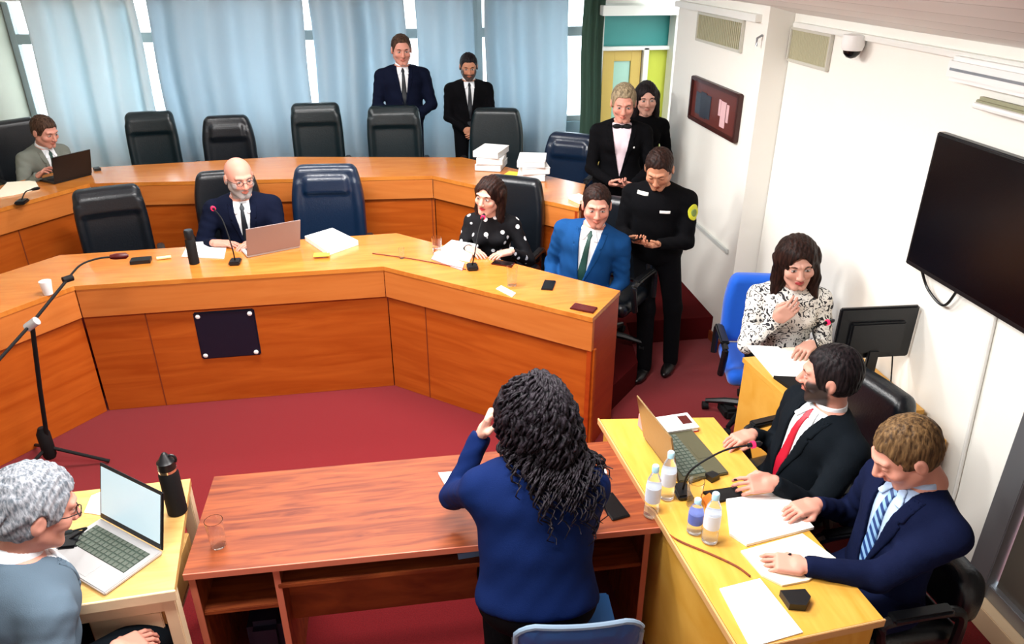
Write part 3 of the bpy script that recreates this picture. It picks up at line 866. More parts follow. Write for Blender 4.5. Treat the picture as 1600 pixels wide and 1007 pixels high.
def head_mesh(sk, fem=False, beard=None, lips=None, brow=(0.05, 0.03, 0.02), stubble=0.0, eye_closed=False, res=0.0032):
    j = 0.93 if fem else 1.0

    def f(P):
        P = P / A3(1.06, 1, 1)
        d = s_ell(P, (0, 0.018, 0.04), (0.076, 0.098, 0.084))
        d = smin(d, s_ell(P, (0, -0.018, -0.02), (0.063 * j, 0.074, 0.088)), 0.03)
        X = P.copy(); X[:, 0] = np.abs(X[:, 0])
        d = smin(d, s_cone(X, (0.05 * j, -0.0, -0.05), (0.016, -0.066, -0.098), 0.018, 0.017), 0.03)
        d = smin(d, s_ell(X, (0.042, -0.06, -0.022), (0.022, 0.022, 0.02)), 0.02)
        d = smin(d, s_cone(X, (0.008, -0.088, 0.03), (0.04, -0.075, 0.032), 0.011, 0.01), 0.012)
        d = smax(d, -s_ell(X, (0.031, -0.1, 0.009), (0.017, 0.017, 0.011)), 0.014)
        d = smin(d, s_ell(X, (0.031, -0.0775, 0.008), (0.0135, 0.0125, 0.0115)), 0.003)
        d = smin(d, s_cone(X, (0, -0.09, 0.014), (0, -0.11 * (0.98 if fem else 1), -0.026), 0.008, 0.0125), 0.01)
        d = smin(d, s_ell(X, (0.011, -0.1, -0.03), (0.009, 0.01, 0.008)), 0.006)
        d = smin(d, s_cone(X, (0, -0.0915, -0.0545), (0.017, -0.0855, -0.057), 0.0062, 0.004), 0.004)
        d = smin(d, s_cone(X, (0, -0.09, -0.064), (0.014, -0.084, -0.063), 0.0075, 0.004), 0.005)
        d = smax(d, -s_cone(X, (0, -0.099, -0.0595), (0.022, -0.088, -0.0595), 0.0022, 0.0018), 0.003)
        ear = s_ell(X, (0.079, 0.012, 0.0), (0.009, 0.02, 0.032))
        ear = smax(ear, -s_ell(X, (0.091, 0.008, 0.004), (0.006, 0.011, 0.019)), 0.004)
        d = smin(d, ear, 0.007)
        d = smin(d, s_cone(P, (0, 0.02, -0.05), (0, 0.03, -0.15), 0.054 * j, 0.052 * j), 0.03)
        return d
    V, F = surf(f, (-0.11, -0.15, -0.17), (0.11, 0.14, 0.14), res)
    ax = np.abs(V[:, 0]); y = V[:, 1]; z = V[:, 2]
    C = np.tile(np.array(sk), (len(V), 1))

    def paint(mask, col):
        m_ = np.clip(mask, 0, 1)[:, None]
        C[:] = C * (1 - m_) + np.array(col) * m_
    front = ss(-y, 0.055, 0.07)
    paint(0.22 * front * np.exp(-((ax - 0.043) ** 2 + (z + 0.025) ** 2) / 0.0005), np.array(sk) * A3(1.0, 0.62, 0.6))
    paint(0.3 * front * np.exp(-((ax) ** 2 + (z + 0.026) ** 2) / 0.0002), np.array(sk) * A3(1.0, 0.6, 0.58))
    paint(stubble * ss(-z, 0.03, 0.05) * ss(-y, -0.03, 0.02) * ss(z, -0.13, -0.11), np.array(sk) * A3(0.4, 0.4, 0.42))
    if beard is not None:
        side = ss(-z, -0.01, 0.01) * ss(ax, 0.045, 0.055) * ss(-y, -0.015, 0.0)
        chin = ss(-z, 0.036, 0.046)
        reg = np.maximum(side, chin) * ss(-y, -0.02, 0.0) * ss(z, -0.14, -0.12)
        mouth = np.exp(-((ax / 0.02) ** 2 + ((z + 0.06) / 0.008) ** 2) ** 2)
        paint(reg * (1 - mouth), beard)
    lc = lips if lips is not None else np.array(sk) * A3(0.85, 0.6, 0.58)
    paint(front * ss(-y, 0.078, 0.083) * (1 - ss((ax / 0.024) ** 2 + ((z + 0.0595) / 0.0115) ** 2, 0.7, 1.1)), lc)
    paint(front * (1 - ss((np.maximum(ax - 0.032, 0) / 0.014) ** 2 + (np.maximum(0.03 - ax, 0) / 0.014) ** 2 + ((z - 0.029 + 0.3 * (ax - 0.03) ** 2 * 20) / 0.0048) ** 2, 0.7, 1.2)) * (ax > 0.008), brow)
    eo = ((ax - 0.031) / 0.0135) ** 2 + ((z - 0.0075) / (0.003 if eye_closed else 0.0062)) ** 2
    if not eye_closed:
        paint(front * (1 - ss(eo, 0.9, 1.3)), (0.42, 0.38, 0.36))
        paint(front * (1 - ss(((ax - 0.031) ** 2 + (z - 0.0075) ** 2) / 0.0056 ** 2, 0.8, 1.2)), (0.03, 0.018, 0.012))
        lash = np.exp(-((z - 0.0145) / 0.0022) ** 2) * (1 - ss(np.abs(ax - 0.031), 0.012, 0.016))
        paint(0.8 * front * lash, (0.05, 0.025, 0.02))
    else:
        paint(0.8 * front * (1 - ss(eo, 0.8, 1.2)), (0.06, 0.03, 0.02))
    return V, F, C


def hair_short(vol=0.01, top=0.014, hairline=0.072, bald=0.0, seed=0, rough=0.002, sideburn=-0.01, nape=-0.06, part=0.0):
    def f(P):
        P = P / A3(1.05, 1, 1)
        up = ss(P[:, 2], 0.03, 0.11)
        d = s_ell(P, (0, 0.02, 0.04), (0.076 + vol, 0.098 + vol, 0.084 + top))
        d = smin(d, s_ell(P, (0, 0.02, -0.01), (0.068 + vol * 0.8, 0.088 + vol, 0.07)), 0.02)
        y = P[:, 1] + 0.02 * np.abs(P[:, 0]) / 0.08
        L = hairline + (sideburn - hairline) * ss(y, -0.055, -0.015) + (nape - sideburn) * ss(y, 0.015, 0.05)
        n = np.sin(P[:, 0] * 210 + seed + 9 * np.sin(P[:, 1] * 30)) * np.sin(P[:, 1] * 90 + P[:, 2] * 70 + seed)
        d = d + rough * n - part * np.exp(-((P[:, 0] - 0.03) / 0.03) ** 2) * up
        d = smax(d, L - P[:, 2], 0.006)
        if bald: d = smax(d, -s_ell(P, (0, -0.02, 0.13), (0.06, 0.11, bald)), 0.01)
        X = P.copy(); X[:, 0] = np.abs(X[:, 0])
        return smax(d, -s_ell(X, (0.092, 0.008, 0.0), (0.02, 0.024, 0.033)), 0.004)
    return f, (-0.11, -0.13, -0.12), (0.11, 0.15, 0.17), 0.0038


def hair_long(length=0.28, vol=0.016, wave=0.004, fwd=-0.02, seed=0, part=0.0, width=0.0, res=0.0045):
    def f(P):
        X = P.copy(); X[:, 0] = np.abs(X[:, 0])
        n = np.sin(P[:, 2] * 42 + 14 * X[:, 0] + seed) * np.sin(P[:, 0] * 60 + P[:, 1] * 50 + seed) + 0.5 * np.sin(P[:, 0] * 260 + 4 * np.sin(P[:, 2] * 30))
        d = s_ell(P, (0, 0.02, 0.04), (0.078 + vol, 0.1 + vol, 0.086 + vol))
        d = smin(d, s_cone(X, (0.066 + vol * 0.4, 0.02, 0.02), (0.085 + width, 0.03 + fwd, -length), 0.034 + vol * 0.5, 0.028), 0.03)
        d = smin(d, s_cone(X, (0.03, 0.07, 0.02), (0.05 + width * 0.6, 0.085, -length * 0.9), 0.05 + vol, 0.036), 0.03)
        d = d + wave * n
        face = s_ell(P, (part, -0.1, -0.035), (0.059, 0.085, 0.112))
        d = smax(d, -face, 0.008)
        neck = s_cone(P, (0, -0.06, -0.06), (0, -0.12, -0.45), 0.05, 0.07)
        return smax(d, -neck, 0.01)
    w_ = 0.17 + width
    return f, (-w_, -0.16, -length - 0.06), (w_, 0.19, 0.18), res


HS = 1.1


def person(name_label, loc, face, s=1.0, sit=True, lean=8, side=0, twist=0, seat=0.47, head=(0, 0, 0), armR=None, armL=None,
           skin_t='fair', fem=False, hairf=None, hairm=None, headkw={}, tors='', jacket=None, jm=None, shirt=None, tie=None, vdepth=0.12,
           bulk=1.0, trousers=None, shoes=None, long_jacket=True, group=None, lapel=None, legs=None, vw=0.055, collar=True, neckbase=0.0, cover=None):
    root = empty('person', loc, math.radians(face), name_label, 'person', group)
    inv = Matrix.Rotation(-math.radians(face), 3, 'Z')
    def loc2(Wp): return np.array(inv @ (Vector(Wp) - Vector(loc))) / s
    pel = A3(0, 0, seat / s + 0.09 if sit else 0.95)
    T = R3(twist, lean, side)
    toT = lambda P: (P - pel) @ T
    frT = lambda p: pel + T @ A3(*p)
    k = bulk
    sh = 0.155 if fem else 0.175

    def torso(Q, o=0.0):
        if fem and tors != 'm':
            d = s_ell(Q, (0, 0.0, 0.0), (0.165 * k + o, 0.125 * k + o, 0.14 + o))
            d = smin(d, s_ell(Q, (0, 0.0, 0.18), (0.125 * k + o, 0.1 * k + o, 0.17)), 0.06)
            d = smin(d, s_ell(Q, (0, 0.0, 0.33), (0.145 * k + o, 0.105 * k + o, 0.15)), 0.05)
            X = Q.copy(); X[:, 0] = np.abs(X[:, 0])
            d = smin(d, s_ell(X, (0.065, -0.085, 0.3), (0.06 + o, 0.05 + o, 0.058)), 0.035)
        else:
            d = s_ell(Q, (0, 0.0, 0.0), (0.165 * k + o, 0.125 * k + o, 0.14 + o))
            d = smin(d, s_ell(Q, (0, -0.01, 0.17), (0.152 * k + o, 0.115 * k ** 1.5 + o, 0.18)), 0.06)
            d = smin(d, s_ell(Q, (0, -0.008, 0.33), (0.175 * k + o, 0.118 * k + o, 0.16)), 0.05)
        X = Q.copy(); X[:, 0] = np.abs(X[:, 0])
        d = smin(d, s_cone(X, (0.0, 0.012, 0.425), (sh * k * 0.97, 0.012, 0.385), 0.07 + o, 0.046 + o), 0.05)
        d = smin(d, s_cone(Q, (0, 0.008, 0.43), (0, -0.012, 0.53), 0.066 + o * 0.5, 0.05 + o * 0.3), 0.04)
        return d

    # arms
    S = {}; H = {}
    for r, arm in ((True, armR), (False, armL)):
        sx = -1 if r else 1
        s0 = frT((sx * (sh * k ** 0.8 + 0.008), 0.012, 0.372))
        if arm is None: arm = dict(t=s0 + A3(sx * 0.05, -0.03, -0.5), d=(0, -0.1, -1), n=(-sx, 0, 0), pole=(sx * 0.3, 0.6, 0), curl=0.3)
        w_ = loc2(arm['w']) if 'w' in arm else (frT(arm['tt']) if 'tt' in arm else np.array(arm['t'], float))
        L1, L2 = 0.285, 0.255
        dv = w_ - s0; L = np.linalg.norm(dv)
        if L > L1 + L2 - 0.01:
            w_ = s0 + dv / L * (L1 + L2 - 0.01); dv = w_ - s0; L = np.linalg.norm(dv)
        if L < 0.12: L = 0.12
        dn = dv / np.linalg.norm(dv)
        a_ = (L1 * L1 - L2 * L2 + L * L) / (2 * L); hh = math.sqrt(max(L1 * L1 - a_ * a_, 0))
        pl_ = np.array(arm.get('pole', (sx * 0.5, 0.4, -1)), float); pl_ -= dn * (pl_ @ dn); pl_ /= np.linalg.norm(pl_)
        e = s0 + dn * a_ + pl_ * hh
        d_ = np.array(arm['d'], float) if 'd' in arm else (w_ - e)
        S[r] = (s0, e, w_)
        H[r] = (w_ + 0.0 * d_, rot_to(d_, arm.get('n', (0, 0, -1)), r), arm.get('curl', 0.3))
    Rh = R3(*head)
    neck = frT((0, -0.012, 0.53))
    hc = neck + Rh @ A3(0, -0.028, 0.094)
    sk = SKIN[skin_t]
    # ---- body: one skin surface
    parts = []
    hv, hf, hcol = head_mesh(sk, fem, **headkw)
    parts.append((hc + hv @ Rh.T * HS, hf, hcol))
    for r in (True, False):
        parts.append(hand_mesh(H[r][0], H[r][1], H[r][2], sk))

    hipz = 0.0
    K = {}
    for r in (True, False):
        sx = -1 if r else 1
        hip = pel + A3(sx * 0.09, 0, -0.02)
        if legs and r in legs:
            kn, an = [loc2(q) for q in legs[r]]
        elif sit:
            kn = A3(sx * 0.12, -0.42, seat / s + 0.04); an = A3(sx * 0.12, -0.36, 0.09)
        else:
            kn = A3(sx * 0.1, -0.02, 0.5); an = A3(sx * 0.1, 0.02, 0.08)
        K[r] = (hip, kn, an)

    def body(P):
        Q = toT(P)
        d = torso(Q, -0.014)
        d = smax(d, -(Q[:, 2] + 0.1), 0.02)
        d = smin(d, s_cone(P, frT((0, 0.0, 0.44)), hc + Rh @ A3(0, 0.025, -0.08), 0.054 if not fem else 0.046, 0.05 if not fem else 0.044), 0.02)
        for r in (True, False):
            a0, a1, a2 = S[r]
            g = smin(s_cone(P, a0, a1, 0.042, 0.034), s_cone(P, a1, a2, 0.034, 0.024), 0.02)
            d = smin(d, g, 0.02)
            h0, h1, h2 = K[r]
            d = smin(d, smin(s_cone(P, h0, h1, 0.07, 0.046), s_cone(P, h1, h2, 0.046, 0.034), 0.02), 0.02)
        return d
    pts = np.array([S[r][i] for r in S for i in range(3)] + [K[r][i] for r in K for i in range(3)] + [frT((0, 0, -0.1)), frT((0, 0, 0.5))])
    lo, hi = pts.min(0) - 0.2, pts.max(0) + 0.2
    bv, bf = surf(body, lo, hi, 0.011)
    parts.append((bv, bf, np.tile(np.array(sk), (len(bv), 1))))
    V, F, C = join_np(parts)
    np_obj('body', V * s, F, skin, root, C)
    # ---- hair
    if hairf:
        f_, l_, h_, res_ = hairf
        hv, hf = surf(f_, l_, h_, res_)
        np_obj('hair', (hc + hv @ Rh.T * HS) * s, hf, hairm, root)
    # ---- clothes
    vtop = 0.47

    def vwid(z, d0=vdepth):
        return np.clip((z - d0) / (0.44 - d0), 0, 1) ** 0.85 * vw

    def jac(P):
        Q = toT(P)
        d = torso(Q, 0.01)
        d = smax(d, -(Q[:, 2] + (0.14 if long_jacket else 0.02)), 0.01)
        d = smax(d, Q[:, 2] - 0.485 - 0.12 * Q[:, 1], 0.012)
        d = smax(d, -s_cone(Q, (0, 0.0, 0.45), (0, -0.03, 0.56), 0.055 + neckbase, 0.062 + neckbase), 0.004)
        if shirt is not None and vdepth < 0.44:
            vv = np.maximum(np.abs(Q[:, 0]) - vwid(Q[:, 2]), Q[:, 1] + 0.035)
            d = smax(d, -vv, 0.004)
        for r in (True, False):
            a0, a1, a2 = S[r]
            fold = 0.0025 * np.sin(P[:, 2] * 95 + P[:, 0] * 50) * np.sin(P[:, 1] * 60 + 1)
            e2 = a1 + (a2 - a1) * 0.97
            g = smin(s_cone(P, a0, a1, 0.066 * k ** 0.5 if not fem else 0.057, 0.052 if not fem else 0.046), s_cone(P, a1, e2, 0.051 if not fem else 0.045, 0.037), 0.025) + fold
            cutd = (P - e2) @ ((a2 - a1) / np.linalg.norm(a2 - a1))
            g = smax(g, cutd - 0.002, 0.004)
            d = smin(d, g, 0.035)
        d += 0.0018 * np.sin(Q[:, 2] * 55 + Q[:, 0] * 30) * np.sin(Q[:, 0] * 34 + 2)
        return d
    ap = np.array([S[r][i] for r in S for i in range(3)] + [frT((0, 0, -0.16)), frT((0, 0, 0.5))])
    lo, hi = ap.min(0) - 0.19, ap.max(0) + 0.19
    jv, jf = surf(jac, lo, hi, 0.0085)
    jo = np_obj('jacket' if jacket is None else jacket, jv * s, jf, jm, root)
    tlo = np.min([frT((x, y, z)) for x in (-.25, .25) for y in (-.25, .1) for z in (-.1, .6)], 0)
    thi = np.max([frT((x, y, z)) for x in (-.25, .25) for y in (-.25, .1) for z in (-.1, .6)], 0)
    if shirt is not None:
        def shf(P):
            Q = toT(P)
            d = smax(torso(Q, 0.0), Q[:, 2] - 0.47, 0.01)
            d = smax(d, np.maximum(np.abs(Q[:, 0]) - vw - 0.03, np.maximum(Q[:, 1] - 0.02, -(Q[:, 2] + 0.02))), 0.006)
            d = smax(d, -s_cone(Q, (0, 0.02, 0.43), (0, -0.02, 0.56), 0.03, 0.06), 0.004) if not collar else d
            return d
        v_, f_ = surf(shf, tlo, thi, 0.009)
        so = np_obj('shirt', v_ * s, f_, shirt, root)
        if collar:
            def col(P):
                Q = toT(P)
                a = s_cone(Q, (0, 0.006, 0.44), (0, -0.014, 0.53), 0.069, 0.059)
                d = np.abs(a) - 0.004
                d = smax(d, np.abs(Q[:, 2] - 0.487 - 0.25 * (Q[:, 1])) - 0.027, 0.004)
                wing = smax(np.abs(torso(Q, 0.009)) - 0.004, np.maximum(np.abs(np.abs(Q[:, 0]) - 0.036 + 0.5 * (Q[:, 2] - 0.43)) - 0.016, np.maximum(np.abs(Q[:, 2] - 0.435) - 0.03, Q[:, 1] + 0.03)), 0.003)
                return smin(d, wing, 0.006)
            v_, f_ = surf(col, tlo, thi, 0.005)
            np_obj('collar', v_ * s, f_, shirt, so)
        if lapel is not None and vdepth < 0.4:
            def lap(P):
                Q = toT(P); ax = np.abs(Q[:, 0]); z = Q[:, 2]
                base = np.maximum(torso(Q, 0.017), -torso(Q, 0.004))
                wd = vwid(z)
                outer = wd + 0.045 * np.clip((z - vdepth) / 0.25, 0, 1) * (1 - 0.25 * (np.abs(z - 0.36) < 0.006))
                reg = np.maximum(np.maximum(wd - 0.001 - ax, ax - outer), np.maximum(Q[:, 1] + 0.0, vdepth + 0.01 - z))
                reg = np.maximum(reg, z - 0.46)
                return smax(base, reg, 0.004)
            v_, f_ = surf(lap, tlo, thi, 0.006)
            np_obj('lapel', v_ * s, f_, lapel, jo)
    if tie is not None:
        def tf(P):
            Q = toT(P); z = Q[:, 2]
            w_ = np.where(z > 0.425, 0.017, 0.013 + (0.42 - z) * 0.065)
            base = np.maximum(torso(Q, 0.009), -torso(Q, -0.006))
            d = smax(base, np.maximum(np.maximum(np.abs(Q[:, 0]) - w_, Q[:, 1] + 0.03), np.maximum(z - 0.462, vdepth - 0.08 - z)), 0.004)
            return smin(d, s_ell(Q, (0, -0.075 + 0.0, 0.447), (0.02, 0.012, 0.018)), 0.004)
        v_, f_ = surf(tf, tlo, thi, 0.0055)
        np_obj('tie', v_ * s, f_, tie, root)
    if trousers is not None:
        def tr(P):
            Q = toT(P)
            d = smax(torso(Q, 0.004), Q[:, 2] - 0.06, 0.02)
            for r in (True, False):
                h0, h1, h2 = K[r]
                d = smin(d, smin(s_cone(P, h0, h1, 0.092, 0.068), s_cone(P, h1, h2, 0.066, 0.056), 0.03), 0.04 if sit else 0.025)
            return smax(d, 0.03 - P[:, 2], 0.004)
        pts = np.array([K[r][i] for r in K for i in range(3)] + [frT((0, 0, 0.05))])
        v_, f_ = surf(tr, pts.min(0) - 0.2, pts.max(0) + 0.2, 0.012)
        np_obj('trousers', v_ * s, f_, trousers, root)
        for r in (True, False):
            a2 = K[r][2]
            sf = lambda P, a2=a2: smax(smin(s_ell(P, (a2[0], a2[1] - 0.06, 0.035), (0.045, 0.13, 0.04)), s_cone(P, (a2[0], a2[1] + 0.01, 0.05), (a2[0], a2[1], 0.1), 0.045, 0.042), 0.03), 0.003 - P[:, 2], 0.003)
            v_, f_ = surf(sf, a2 - A3(0.1, 0.24, 0.12), a2 + A3(0.1, 0.12, 0.12), 0.008)
            np_obj('shoe', v_ * s, f_, M['blackshoe'], root)
    info = dict(root=root, pel=pel, T=T, hc=hc, Rh=Rh, S=S, H=H, s=s, frT=frT, face=face, loc=Vector(loc), torso=torso, toT=toT, jac=jac)

    def to_world(p):
        return Vector(loc) + Matrix.Rotation(math.radians(face), 3, 'Z') @ Vector([float(q) * s for q in p])
    info['world'] = to_world
    return info


def on_surface(f, p0, d, lo=0.0, hi=0.3):
    """walk from p0 along d until f<0; returns point"""
    p0 = A3(*p0); d = A3(*d); n = 80
    ts = np.linspace(lo, hi, n); v = f(p0 + ts[:, None] * d)
    i = np.argmax(v < 0) if (v < 0).any() else n // 2
    return p0 + ts[i] * d


def glasses(I, m):
    g = MB()
    for sx in (-1, 1):
        g.tube([(sx * 0.031 + 0.02 * math.cos(a), -0.105 + 0.004 * abs(math.cos(a)), 0.004 + 0.015 * math.sin(a)) for a in [i * PI / 8 for i in range(17)]], 0.0016, 6)
        g.tube([(sx * 0.051, -0.103, 0.008), (sx * 0.078, -0.06, 0.012), (sx * 0.083, 0.01, 0.01), (sx * 0.081, 0.03, -0.005)], 0.0016, 6)
    g.tube([(-0.011, -0.106, 0.006), (0.011, -0.106, 0.006)], 0.0016, 6)
    g.v = [tuple((I['hc'] + I['Rh'] @ np.array(p) * HS) * I['s']) for p in g.v]
    return g.build('glasses', m, I['root'])


M['blackshoe'] = mat('black_shoe_leather', srgb(14, 14, 15), 0.3, 0.5)
CL = dict(
    navy=cloth('navy_suit_cloth', (10, 16, 36)), black=cloth('black_suit_cloth', (5, 5, 8)), blue=cloth('blue_suit_cloth', (20, 66, 118)),
    grey=cloth('grey_suit_cloth', (112, 116, 108)), bluegrey=cloth('blue_grey_suit_cloth', (84, 100, 114)), darkgreen=cloth('dark_teal_suit_cloth', (12, 18, 24)),
    royal=cloth('navy_blazer_cloth', (7, 26, 70)), white=cloth('white_shirt_cloth', (232, 236, 240), 0.7), paleblue=cloth('pale_blue_shirt_cloth', (176, 200, 232), 0.7),
    pinkshirt=cloth('pale_pink_shirt_cloth', (226, 206, 214), 0.7), darknavy=cloth('dark_navy_suit_cloth', (11, 19, 48)))
TIE = dict(black=mat('black_tie', srgb(18, 26, 34), 0.5), green=mat('dark_green_tie', srgb(30, 66, 60), 0.5), red=mat('red_tie', srgb(176, 20, 44), 0.45), bluetie=mat('blue_striped_tie', srgb(40, 84, 140), 0.5), dkgreen=mat('dark_grey_green_tie', srgb(40, 70, 62), 0.5))
nt, b = nodes(TIE['bluetie']); tc = nt.nodes.new('ShaderNodeTexCoord'); wv = nt.nodes.new('ShaderNodeTexWave'); wv.inputs['Scale'].default_value = 14
wv.bands_direction = 'DIAGONAL'; nt.links.new(tc.outputs['Object'], wv.inputs['Vector'])
r = ramp(nt, wv.outputs['Fac'], [(0.45, srgb(26, 56, 112)), (0.6, srgb(130, 170, 210))]); nt.links.new(r.outputs['Color'], b.inputs['Base Color'])


def patterned(name, base, dots, scale, thr, feature='F1'):
    m = mat(name, srgb(*base), 0.8, 0.2); nt, b = nodes(m)
    tc = nt.nodes.new('ShaderNodeTexCoord'); vo = nt.nodes.new('ShaderNodeTexVoronoi'); vo.inputs['Scale'].default_value = scale
    nt.links.new(tc.outputs['Object'], vo.inputs['Vector'])
    r = ramp(nt, vo.outputs['Distance'], [(thr, srgb(*dots)), (thr + 0.03, srgb(*base))])
    nt.links.new(r.outputs['Color'], b.inputs['Base Color'])
    return m


CL['dots'] = patterned('black_blouse_white_dots', (14, 14, 18), (230, 230, 232), 15, 0.24)
CL['floral'] = mat('black_white_floral', srgb(230, 228, 222), 0.8); nt, b = nodes(CL['floral'])
tc = nt.nodes.new('ShaderNodeTexCoord'); n = nt.nodes.new('ShaderNodeTexNoise'); n.inputs['Scale'].default_value = 20; n.inputs['Distortion'].default_value = 2.5; n.inputs['Detail'].default_value = 1
nt.links.new(tc.outputs['Object'], n.inputs['Vector'])
r = ramp(nt, n.outputs['Fac'], [(0.36, srgb(24, 24, 28)), (0.41, srgb(220, 218, 212)), (0.6, srgb(234, 232, 226)), (0.63, srgb(40, 40, 46))]); nt.links.new(r.outputs['Color'], b.inputs['Base Color'])
HR = dict(black=hair_mat('black_hair', srgb(10, 9, 12), srgb(38, 30, 32)), brown=hair_mat('dark_brown_hair', srgb(18, 10, 9), srgb(50, 29, 23)),
          grey=hair_mat('grey_hair', srgb(92, 100, 108), srgb(164, 166, 172), (110, 110, 30)), sandy=hair_mat('sandy_brown_hair', srgb(58, 42, 28), srgb(122, 94, 62)),
          blond=hair_mat('blond_grey_hair', srgb(96, 84, 66), srgb(170, 152, 122)), midbrown=hair_mat('mid_brown_hair', srgb(40, 26, 20), srgb(84, 62, 48)), curly=hair_mat('curly_black_hair', srgb(8, 7, 10), srgb(44, 38, 44), (60, 60, 60)))
DK = (0.03, 0.02, 0.018)

# 1 grey suit at the far left
P1 = person('man in a grey suit at the far left behind a black laptop', (-3.12, 7.16, 0.4), 52, 0.94, lean=14, head=(8, 18, 0), skin_t='pink', jm=CL['grey'], lapel=CL['grey'],
            shirt=CL['white'], tie=TIE['dkgreen'], hairf=hair_short(0.009, 0.018, 0.07, seed=1), hairm=HR['midbrown'], headkw=dict(brow=DK),
            armR=dict(w=(-2.98, 6.74, 1.22), n=(0.3, 0, -1), curl=0.35, pole=(-0.5, 0.3, -1)), armL=dict(w=(-2.8, 6.84, 1.23), n=(-0.3, 0, -1), curl=0.35, pole=(0.5, 0.3, -1)), trousers=CL['grey'], vdepth=0.16)
# 2, 3 standing men
P2 = person('tall standing man in a dark navy suit and black tie before the curtains', (0.1, 8.05, 0.4), 2, 1.03, sit=False, lean=0, head=(4, 8, 0), skin_t='pink', jm=CL['navy'], lapel=CL['navy'],
            shirt=CL['white'], tie=TIE['black'], hairf=hair_short(0.006, 0.012, 0.08, seed=2), hairm=HR['midbrown'], bulk=1.16,
            armR=dict(tt=(-0.07, -0.2, 0.03), d=(1, -0.1, -0.35), n=(0, 1, -0.2), curl=0.5, pole=(-1, 0.5, -0.3)), armL=dict(tt=(0.09, -0.215, 0.01), d=(-1, -0.1, -0.4), n=(0, 1, 0), curl=0.5, pole=(1, 0.5, -0.3)), trousers=CL['navy'], vdepth=0.1)
P3 = person('shorter standing man with a beard in a black suit before the curtains', (0.76, 7.95, 0.4), -2, 0.93, sit=False, lean=0, head=(0, 12, 0), skin_t='tan', jm=CL['black'], lapel=CL['black'],
            shirt=CL['white'], tie=TIE['black'], hairf=hair_short(0.006, 0.012, 0.07, seed=3), hairm=HR['black'], headkw=dict(beard=(0.06, 0.04, 0.035), brow=DK), bulk=1.14,
            armR=dict(tt=(-0.06, -0.2, -0.02), d=(1, -0.1, -0.6), n=(0, 1, -0.2), curl=0.5, pole=(-1, 0.5, -0.3)), armL=dict(tt=(0.08, -0.22, -0.04), d=(-1, -0.1, -0.6), n=(0, 1, 0), curl=0.5, pole=(1, 0.5, -0.3)), trousers=CL['black'], vdepth=0.08)
# 4 blond woman with bow tie, 5 dark haired woman
P4 = person('standing fair haired woman in a black jacket with a black neck bow and pale shirt', (1.83, 6.08, 0.2), -14, 1.03, sit=False, lean=4, head=(0, 14, 0), skin_t='pink', fem=True, jm=CL['black'], lapel=CL['black'],
            shirt=CL['pinkshirt'], hairf=hair_short(0.008, 0.02, 0.075, seed=4, nape=-0.08), hairm=HR['blond'], bulk=1.22, headkw=dict(brow=(0.2, 0.14, 0.1)),
            armR=dict(tt=(-0.06, -0.27, 0.05), d=(0.7, -0.8, 0.1), n=(0.2, 0.2, 1), curl=0.5, pole=(-0.8, 0.4, -0.8)), armL=dict(tt=(0.1, -0.28, 0.04), d=(-0.8, -0.7, 0.1), n=(0, 0.2, 1), curl=0.5, pole=(0.8, 0.4, -0.8)), trousers=CL['black'], vdepth=0.06, vw=0.075, collar=False)
P5 = person('standing dark haired woman all in black behind the fair haired woman', (2.17, 6.52, 0.2), -10, 0.99, sit=False, lean=0, head=(0, 6, -3), skin_t='fair', fem=True, jm=CL['black'],
            hairf=hair_long(0.17, 0.012, 0.002, -0.01, 5), hairm=HR['black'], headkw=dict(brow=DK), jacket='coat', trousers=CL['black'], bulk=1.05)
# 6 officer
P6 = person('uniformed officer in black looking down at a phone by the bench end', (1.83, 5.02, 0), -34, 1.01, sit=False, lean=5, head=(6, 30, 0), skin_t='tan', jacket='uniform_jacket', jm=CL['black'], bulk=1.14,
            hairf=hair_short(0.006, 0.012, 0.075, seed=6), hairm=HR['brown'], headkw=dict(brow=DK, eye_closed=True),
            armR=dict(tt=(-0.08, -0.28, 0.16), d=(0.5, -0.8, 0.15), n=(0.2, 0.1, 1), curl=0.45, pole=(-0.7, 0.5, -1)), armL=dict(tt=(0.08, -0.28, 0.15), d=(-0.4, -0.85, 0.1), n=(-0.1, 0.1, 1), curl=0.45, pole=(0.7, 0.5, -1)),
            trousers=CL['black'], legs={True: ((1.76, 4.92, 0.5), (1.74, 4.8, 0.08)), False: ((1.97, 4.92, 0.5), (1.97, 4.86, 0.08))})
# 7 bald man
P7 = person('bald bearded man in a dark suit seated at the middle of the front bench', (-1.2, 5.86, 0.2), 8, 1.06, lean=12, head=(20, 8, 0), skin_t='pink', jm=CL['navy'], lapel=CL['navy'],
            shirt=CL['white'], tie=TIE['black'], headkw=dict(beard=(0.3, 0.27, 0.26), stubble=0, brow=(0.25, 0.2, 0.18)), bulk=1.14,
            armR=dict(w=(-1.36, 5.46, 1.0), d=(0.9, -0.35, 0), n=(0, 0, -1), curl=0.2, pole=(-0.7, 0.5, -1)), armL=dict(w=(-1.06, 5.46, 1.0), d=(-0.7, -0.6, 0), n=(0, 0, -1), curl=0.25, pole=(0.7, 0.5, -1)), trousers=CL['navy'], vdepth=0.1)
# 8 dotted blouse
P8 = person('dark haired woman in a black blouse with white dots at the front bench', (0.67, 5.3, 0.2), -22, 0.97, lean=11, head=(-14, 4, 6), skin_t='fair', fem=True, jacket='blouse', jm=CL['dots'],
            hairf=hair_long(0.2, 0.012, 0.003, 0.0, 8), hairm=HR['brown'], headkw=dict(brow=DK, lips=srgb(170, 50, 60)),
            armR=dict(w=(0.46, 5.06, 1.0), d=(0.8, -0.6, 0), n=(0, 0, -1), curl=0.2, pole=(-0.6, 0.5, -1)), armL=dict(w=(0.74, 4.96, 1.0), d=(-0.6, -0.6, 0), n=(0, 0, -1), curl=0.25, pole=(0.6, 0.5, -1)), trousers=CL['black'])
